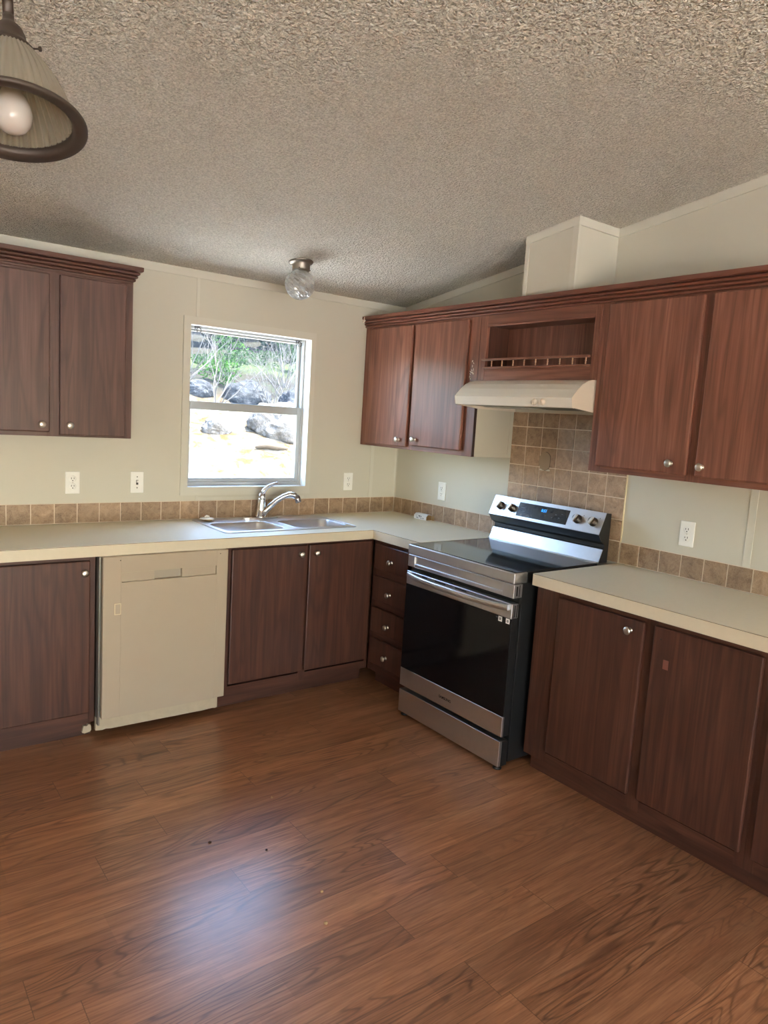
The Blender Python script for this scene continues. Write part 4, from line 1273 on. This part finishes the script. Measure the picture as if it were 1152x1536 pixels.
# ================================================================ PENDANT LAMP, upper left, close to the camera
lc = Vector((-2.8162, -2.4083, 2.0441))
ln = Vector((.0081, .2421, 1)).normalized()
pl = thing('pendant_lamp', 'bronze pendant lamp with a ribbed glass shade and a bulb at the top left', 'pendant lamp', (lc.x, lc.y, lc.z))
MB().lathe([(.0985, .006), (.1035, .000), (.108, -.0015), (.1225, -.0035), (.1252, -.002), (.1255, .003), (.1235, .006), (.110, .0095), (.1060, .013), (.1050, .018), (.1025, .018), (.1000, .012), (.0985, .006)], lc, ln, 64).build('rim', M['bronze'], pl)
shp = [(.1025, .014), (.1010, .025), (.0965, .042), (.0885, .062), (.078, .084), (.0665, .103), (.055, .119), (.046, .131), (.040, .138), (.034, .142)]
so = MB().lathe(shp, lc, ln, 264, ribs=44, ribamp=.022)
so.lathe([(r - .0035, h - .001) for r, h in shp], lc, ln, 264, ribs=44, ribamp=.022)
so.build('shade', M['shade_glass'], pl)
MB().lathe([(.0425, .128), (.0445, .132), (.043, .139), (.037, .146), (.0315, .152), (.0285, .158), (.0270, .168), (.0230, .178), (.0150, .187), (.0105, .193), (.0095, .200), (.0095, .205), (0, .205)], lc, ln, 40).build('cap', M['bronze'], pl)
tv = ln.orthogonal().normalized()
rv = Vector((.80, -.60, 0)); rv = (rv - ln * rv.dot(ln)).normalized()
for k in range(3):
    d = Matrix.Rotation(2 * PI * k / 3, 3, ln) @ rv
    MB().tube([lc + ln * .139 + d * .039, lc + ln * .137 + d * .053], .0017, 8).tube([lc + ln * .137 + d * .053, lc + ln * .1367 + d * .0565], .0042, 10).build('thumb_screw', M['bronze'], pl)
MB().lathe([(0, -.034), (.012, -.032), (.022, -.026), (.030, -.015), (.0335, 0), (.032, .013), (.026, .028), (.018, .042), (.0145, .055), (.014, .075), (0, .075)], lc + ln * .016, ln, 32).build('bulb', M['bulb'], pl)
MB().lathe([(.016, .09), (.019, .092), (.019, .135), (.016, .138)], lc, ln, 20).build('socket', M['bronze'], pl)
pt0 = lc + ln * .203
zt = zceil(pt0.y + .06)
MB().tube([pt0, pt0 + ln * .05, pt0 + ln * .085 + Vector((0, .001, .005)), Vector((pt0.x, pt0.y + .034, pt0.z + .15)), Vector((pt0.x, pt0.y + .036, pt0.z + .22)), Vector((pt0.x, pt0.y + .036, zceil(pt0.y + .036) - .022))], .0092, 12).build('stem', M['bronze'], pl)
MB().lathe([(0, .0), (.060, 0), (.060, .006), (.048, .016), (.020, .028), (.0, .030)], (pt0.x, pt0.y + .036, zceil(pt0.y + .036) + .001), nC, 32).build('ceiling_canopy', M['bronze'], pl)

# ================================================================ CRUMBS ON THE FLOOR AND COUNTER
random.seed(3)
G = 'crumbs scattered on the floor'
for k, (x, y, s, what) in enumerate([(-2.047, -1.647, .0060, 'dark crumb on the floor at the far edge of the bright window glare'),
                         (-1.845, -2.095, .0055, 'tan crumb on the floor right of the window glare'),
                         (-1.914, -2.230, .0070, 'larger tan crumb on the floor, nearest the camera'),
                         (-1.706, -1.485, .0055, 'small crumb on the floor between the glare and the dishwasher'),
                         (-1.893, -1.794, .0045, 'tiny dark crumb at the right edge of the window glare')]):
    mb = MB()
    mb.sphere((x, y, FZ + s * .55), s, 8, 6, squash=.6)
    mb.v = [(a + random.uniform(-.25, .25) * s, b + random.uniform(-.25, .25) * s, max(FZ + .0002, c)) for a, b, c in mb.v]
    tag(rebase(mb.build('crumb', M['dark_wood'] if 'dark' in what else M['crumb'], fix=False), (x, y, FZ)), what, 'crumb', G)

# ================================================================ OUTSIDE
random.seed(21)
KEY = [(0.14, -.80), (3, -.72), (5, .02), (7, .92), (9, 1.66), (11, 2.38), (14, 3.0), (20, 3.9), (30, 5.4), (60, 11.0)]
def ground_z(x, y, rough=True):
    z = KEY[-1][1]
    for (a, za), (b, zb) in zip(KEY, KEY[1:]):
        if y <= b:
            t_ = max(0, (y - a) / (b - a)); z = za + (zb - za) * t_
            break
    z += .02 * (x - 3)
    if rough:
        k = min(1, max(0, (y - 2.5) / 2))
        z += k * (.16 * mnoise.noise((x * .55, y * .55, 1.3)) + .07 * mnoise.noise((x * 1.9, y * 1.9, 4.0)) + .03 * mnoise.noise((x * 5, y * 5, 2.0)))
    return z
gm = MB()
xs = [-16 + .35 * i for i in range(int(50 / .35))]
ysn = []
y = .15
while y < 58:
    ysn.append(y); y += .16 if y < 14 else 1.2
vs = [(x, y, ground_z(x, y)) for y in ysn for x in xs]
nx = len(xs)
gm.add(vs, [(j * nx + i, j * nx + i + 1, (j + 1) * nx + i + 1, (j + 1) * nx + i) for j in range(len(ysn) - 1) for i in range(nx - 1)], 0, True)
go = struct(gm.build('ground', M['bank'], fix=False))
# unseen pale slab added to bounce sun upward, unseen roof added against sky
struct(MB().box(-14, 10, -.3, 4.1, -.95, -.66).box(-30, 30, -45, -.3, -.95, -.80).build('ground', M['bounce_slab'], fix=False))
struct(MB().box(LEFT, .1, -11.6, REAR - .32, 2.16, 2.24).box(LEFT + .1, LEFT + .2, -11.5, -11.4, -.8, 2.16).box(-.1, 0, -11.5, -11.4, -.8, 2.16).build('sky_block_roof', M['sky_block']))

def boulder(x, y, w, h, mat, label, seed, d=None, sink=.3):
    d = d or w * .8
    bm = bmesh.new()
    bmesh.ops.create_icosphere(bm, subdivisions=5, radius=1.0)
    for v in bm.verts:
        p = v.co.copy()
        s = 1 + .34 * mnoise.noise(p * 1.1 + Vector((seed * 3.1, 0, 0))) + .12 * mnoise.noise(p * 2.7 + Vector((0, seed * 2.3, 0))) + .08 * mnoise.noise(p * 6 + Vector((0, 0, seed)))
        v.co = Vector((p.x * w / 2 * s, p.y * d / 2 * s, p.z * h / 2 * s))
    zb = ground_z(x, y) + h * (.5 - sink)
    mb = MB().frombm(bm, 0, True)
    mb.v = [(a + x, b + y, c + zb) for a, b, c in mb.v]
    tag(rebase(mb.build('boulder', mat, fix=False), (x, y, zb)), label, 'boulder', 'boulders on the bank outside the window')
boulder(3.28, 9.0, .86, .62, M['rock_grey'], 'large grey boulder above the middle of the window rail', 1)
boulder(2.42, 9.2, .50, .36, M['rock_grey'], 'small grey boulder at the left above the window rail', 2)
boulder(4.30, 8.8, .80, .66, M['rock_grey'], 'grey boulder at the right edge above the window rail', 3)
boulder(3.16, 7.45, 1.0, .78, M['rock_pale'], 'big pale sunlit boulder in the right of the lower pane', 4)
boulder(2.06, 7.6, .46, .40, M['rock_pale'], 'small pale sunlit boulder in the left of the lower pane', 5)
lg = MB().tube([(2.40, 6.86, ground_z(2.40, 6.86) + .05), (2.60, 6.84, ground_z(2.6, 6.84) + .07), (2.80, 6.82, ground_z(2.8, 6.82) + .04), (2.97, 6.78, ground_z(2.97, 6.78) + .02)], [.02, .055, .06, .015], 10)
tag(rebase(lg.build('dead_root', plain('brown_dead_wood', (0.030, 0.021, 0.012), .9, mottle=.4, scale=20)), (2.7, 6.83, ground_z(2.7, 6.83))), 'brown dead root lying below the big pale boulder', 'root')

def branch(mb, p, d, ln_, r, depth, rng, spread=.7, up=.15, kids=3):
    pts, rad = [p], [r]
    n = 5
    for i in range(n):
        d = (d + Vector((rng.uniform(-1, 1), rng.uniform(-1, 1), rng.uniform(-.7, 1))) * .20 + Vector((0, 0, up * .25))).normalized()
        pts.append(pts[-1] + d * ln_ / n)
        rad.append(r * (1 - .55 * (i + 1) / n))
    mb.tube(pts, rad, 5, caps=False)
    if depth > 0:
        for k in range(kids):
            i = rng.randint(1, n)
            dd = (d + Vector((rng.uniform(-1, 1), rng.uniform(-1, 1), rng.uniform(-.3, 1))) * spread).normalized()
            branch(mb, pts[i], dd, ln_ * rng.uniform(.5, .8), rad[i] * .65, depth - 1, rng, spread, up, kids)
    return pts

def bare_shrub(x, y, h, label, seed, lean=(0, 0)):
    rng = random.Random(seed)
    z = ground_z(x, y) - .05
    mb = MB()
    for k in range(5):
        d = Vector((rng.uniform(-.9, .9) + lean[0], rng.uniform(-.5, .5) + lean[1], 1)).normalized()
        branch(mb, Vector((x + rng.uniform(-.05, .05), y, z)), d, h * rng.uniform(.6, 1), .013, 3, rng, .9, .05, 3)
    tag(rebase(mb.build('bare_shrub', M['twig'], fix=False), (x, y, z)), label, 'shrub', 'bare shrubs on the bank')
bare_shrub(2.46, 8.6, 1.15, 'bare pale branched shrub rising right from above the left of the window rail', 31, (.7, 0))
bare_shrub(3.70, 8.7, 1.05, 'bare branched shrub behind the large grey boulder', 32, (-.3, 0))
bare_shrub(4.30, 9.4, 1.2, 'bare branched shrub at the right edge of the upper pane', 33, (-.4, 0))
bare_shrub(2.20, 9.6, 1.3, 'bare branched shrub at the left edge of the upper pane', 34, (.2, 0))
bare_shrub(4.75, 10.2, 1.5, 'tall pale bare sapling at the upper right of the window', 35, (.0, 0))

def leaves(mb, c, rx, rz, n, size, rng, mat):
    for k in range(n):
        while True:
            p = Vector((rng.uniform(-1, 1), rng.uniform(-1, 1), rng.uniform(-1, 1)))
            if p.length <= 1: break
        p = p * (.35 + .65 * rng.random()) if p.length < .5 else p
        q = Vector((c[0] + p.x * rx, c[1] + p.y * rx, c[2] + p.z * rz))
        a = Vector((rng.uniform(-1, 1), rng.uniform(-1, 1), rng.uniform(-.6, .6))).normalized() * size * rng.uniform(.6, 1.3)
        b = a.cross(Vector((rng.uniform(-1, 1), rng.uniform(-1, 1), rng.uniform(-1, 1)))).normalized() * size * .5
        mb.add([q - a, q + b, q + a, q - b], [(0, 1, 2, 3)], mat)

def leafy(name, cat, x, y, h, w, n, size, mat, label, group, seed, trunk=.1, blobs=5):
    rng = random.Random(seed)
    z = ground_z(x, y) - .05
    t = thing(name, label, cat, (x, y, z), group)
    tr = MB()
    top = branch(tr, Vector((x, y, z)), Vector((rng.uniform(-.1, .1), 0, 1)), h * .8, trunk, 1, rng, .8, .5, 4)
    tr.build('trunk', M['bark'], t, fix=False)
    lf = MB()
    for k in range(blobs):
        cx, cyy = x + rng.uniform(-.55, .55) * w, y + rng.uniform(-.4, .4) * w
        cz = z + h * rng.uniform(.14, .9)
        leaves(lf, (cx, cyy, cz), w * rng.uniform(.35, .6), h * rng.uniform(.16, .28), n // blobs, size, rng, 0)
    lf.build('foliage', mat, t, fix=False)
    return t
BG = 'bushes on the hillside'
leafy('leafy_bush', 'bush', 3.02, 9.9, .95, .45, 700, .035, M['leaf_bright'], 'bright green bush left of the large grey boulder', BG, 41, .015)
leafy('leafy_bush', 'bush', 5.75, 11.2, .8, .8, 900, .04, M['leaf_mid'], 'low green bush at the right on the slope', BG, 42, .015)
leafy('leafy_bush', 'bush', 4.35, 12.2, 1.7, .6, 1000, .05, M['leaf_bright'], 'bright green sapling near the top left of the window', BG, 43, .02)
leafy('leafy_bush', 'bush', 3.4, 11.0, .5, .8, 900, .035, M['leaf_mid'], 'low green bush at the left on the slope', BG, 44, .012)
leafy('leafy_bush', 'bush', 6.6, 12.6, 1.3, .7, 900, .05, M['leaf_bright'], 'bright green bush at the right edge of the window', BG, 45, .02)
leafy('leafy_bush', 'bush', 5.0, 11.6, .45, 1.0, 900, .035, M['leaf_mid'], 'low green bush in the middle of the slope', BG, 46, .012)
TG = 'dark trees beyond the bank'
rng0 = random.Random(8)
ROWS = [(15.6, 2.2, 12.2, 5, 4.2, .10, 6500, 'near'), (21, 1, 18, 5, 6.0, .16, 9000, 'far')]
ORD = ['leftmost', 'second from the left', 'middle one', 'second from the right', 'rightmost']
k = 0
for j, (yy, x0_, x1_, nn, hh, ls_, nl, rw) in enumerate(ROWS):
    for i in range(nn):
        xx = x0_ + (x1_ - x0_) * (i + .5) / nn + rng0.uniform(-.25, .25)
        leafy('evergreen_tree', 'tree', xx, yy + rng0.uniform(-.5, .5), hh * rng0.uniform(.9, 1.15), (x1_ - x0_) / nn * .62, nl, ls_,
              M['leaf_dark'] if (i + j) % 3 else M['leaf_mid'], '%s of the %s row of evergreen trees beyond the bank' % (ORD[i], rw), TG, 100 + k, .07, 14)
        k += 1
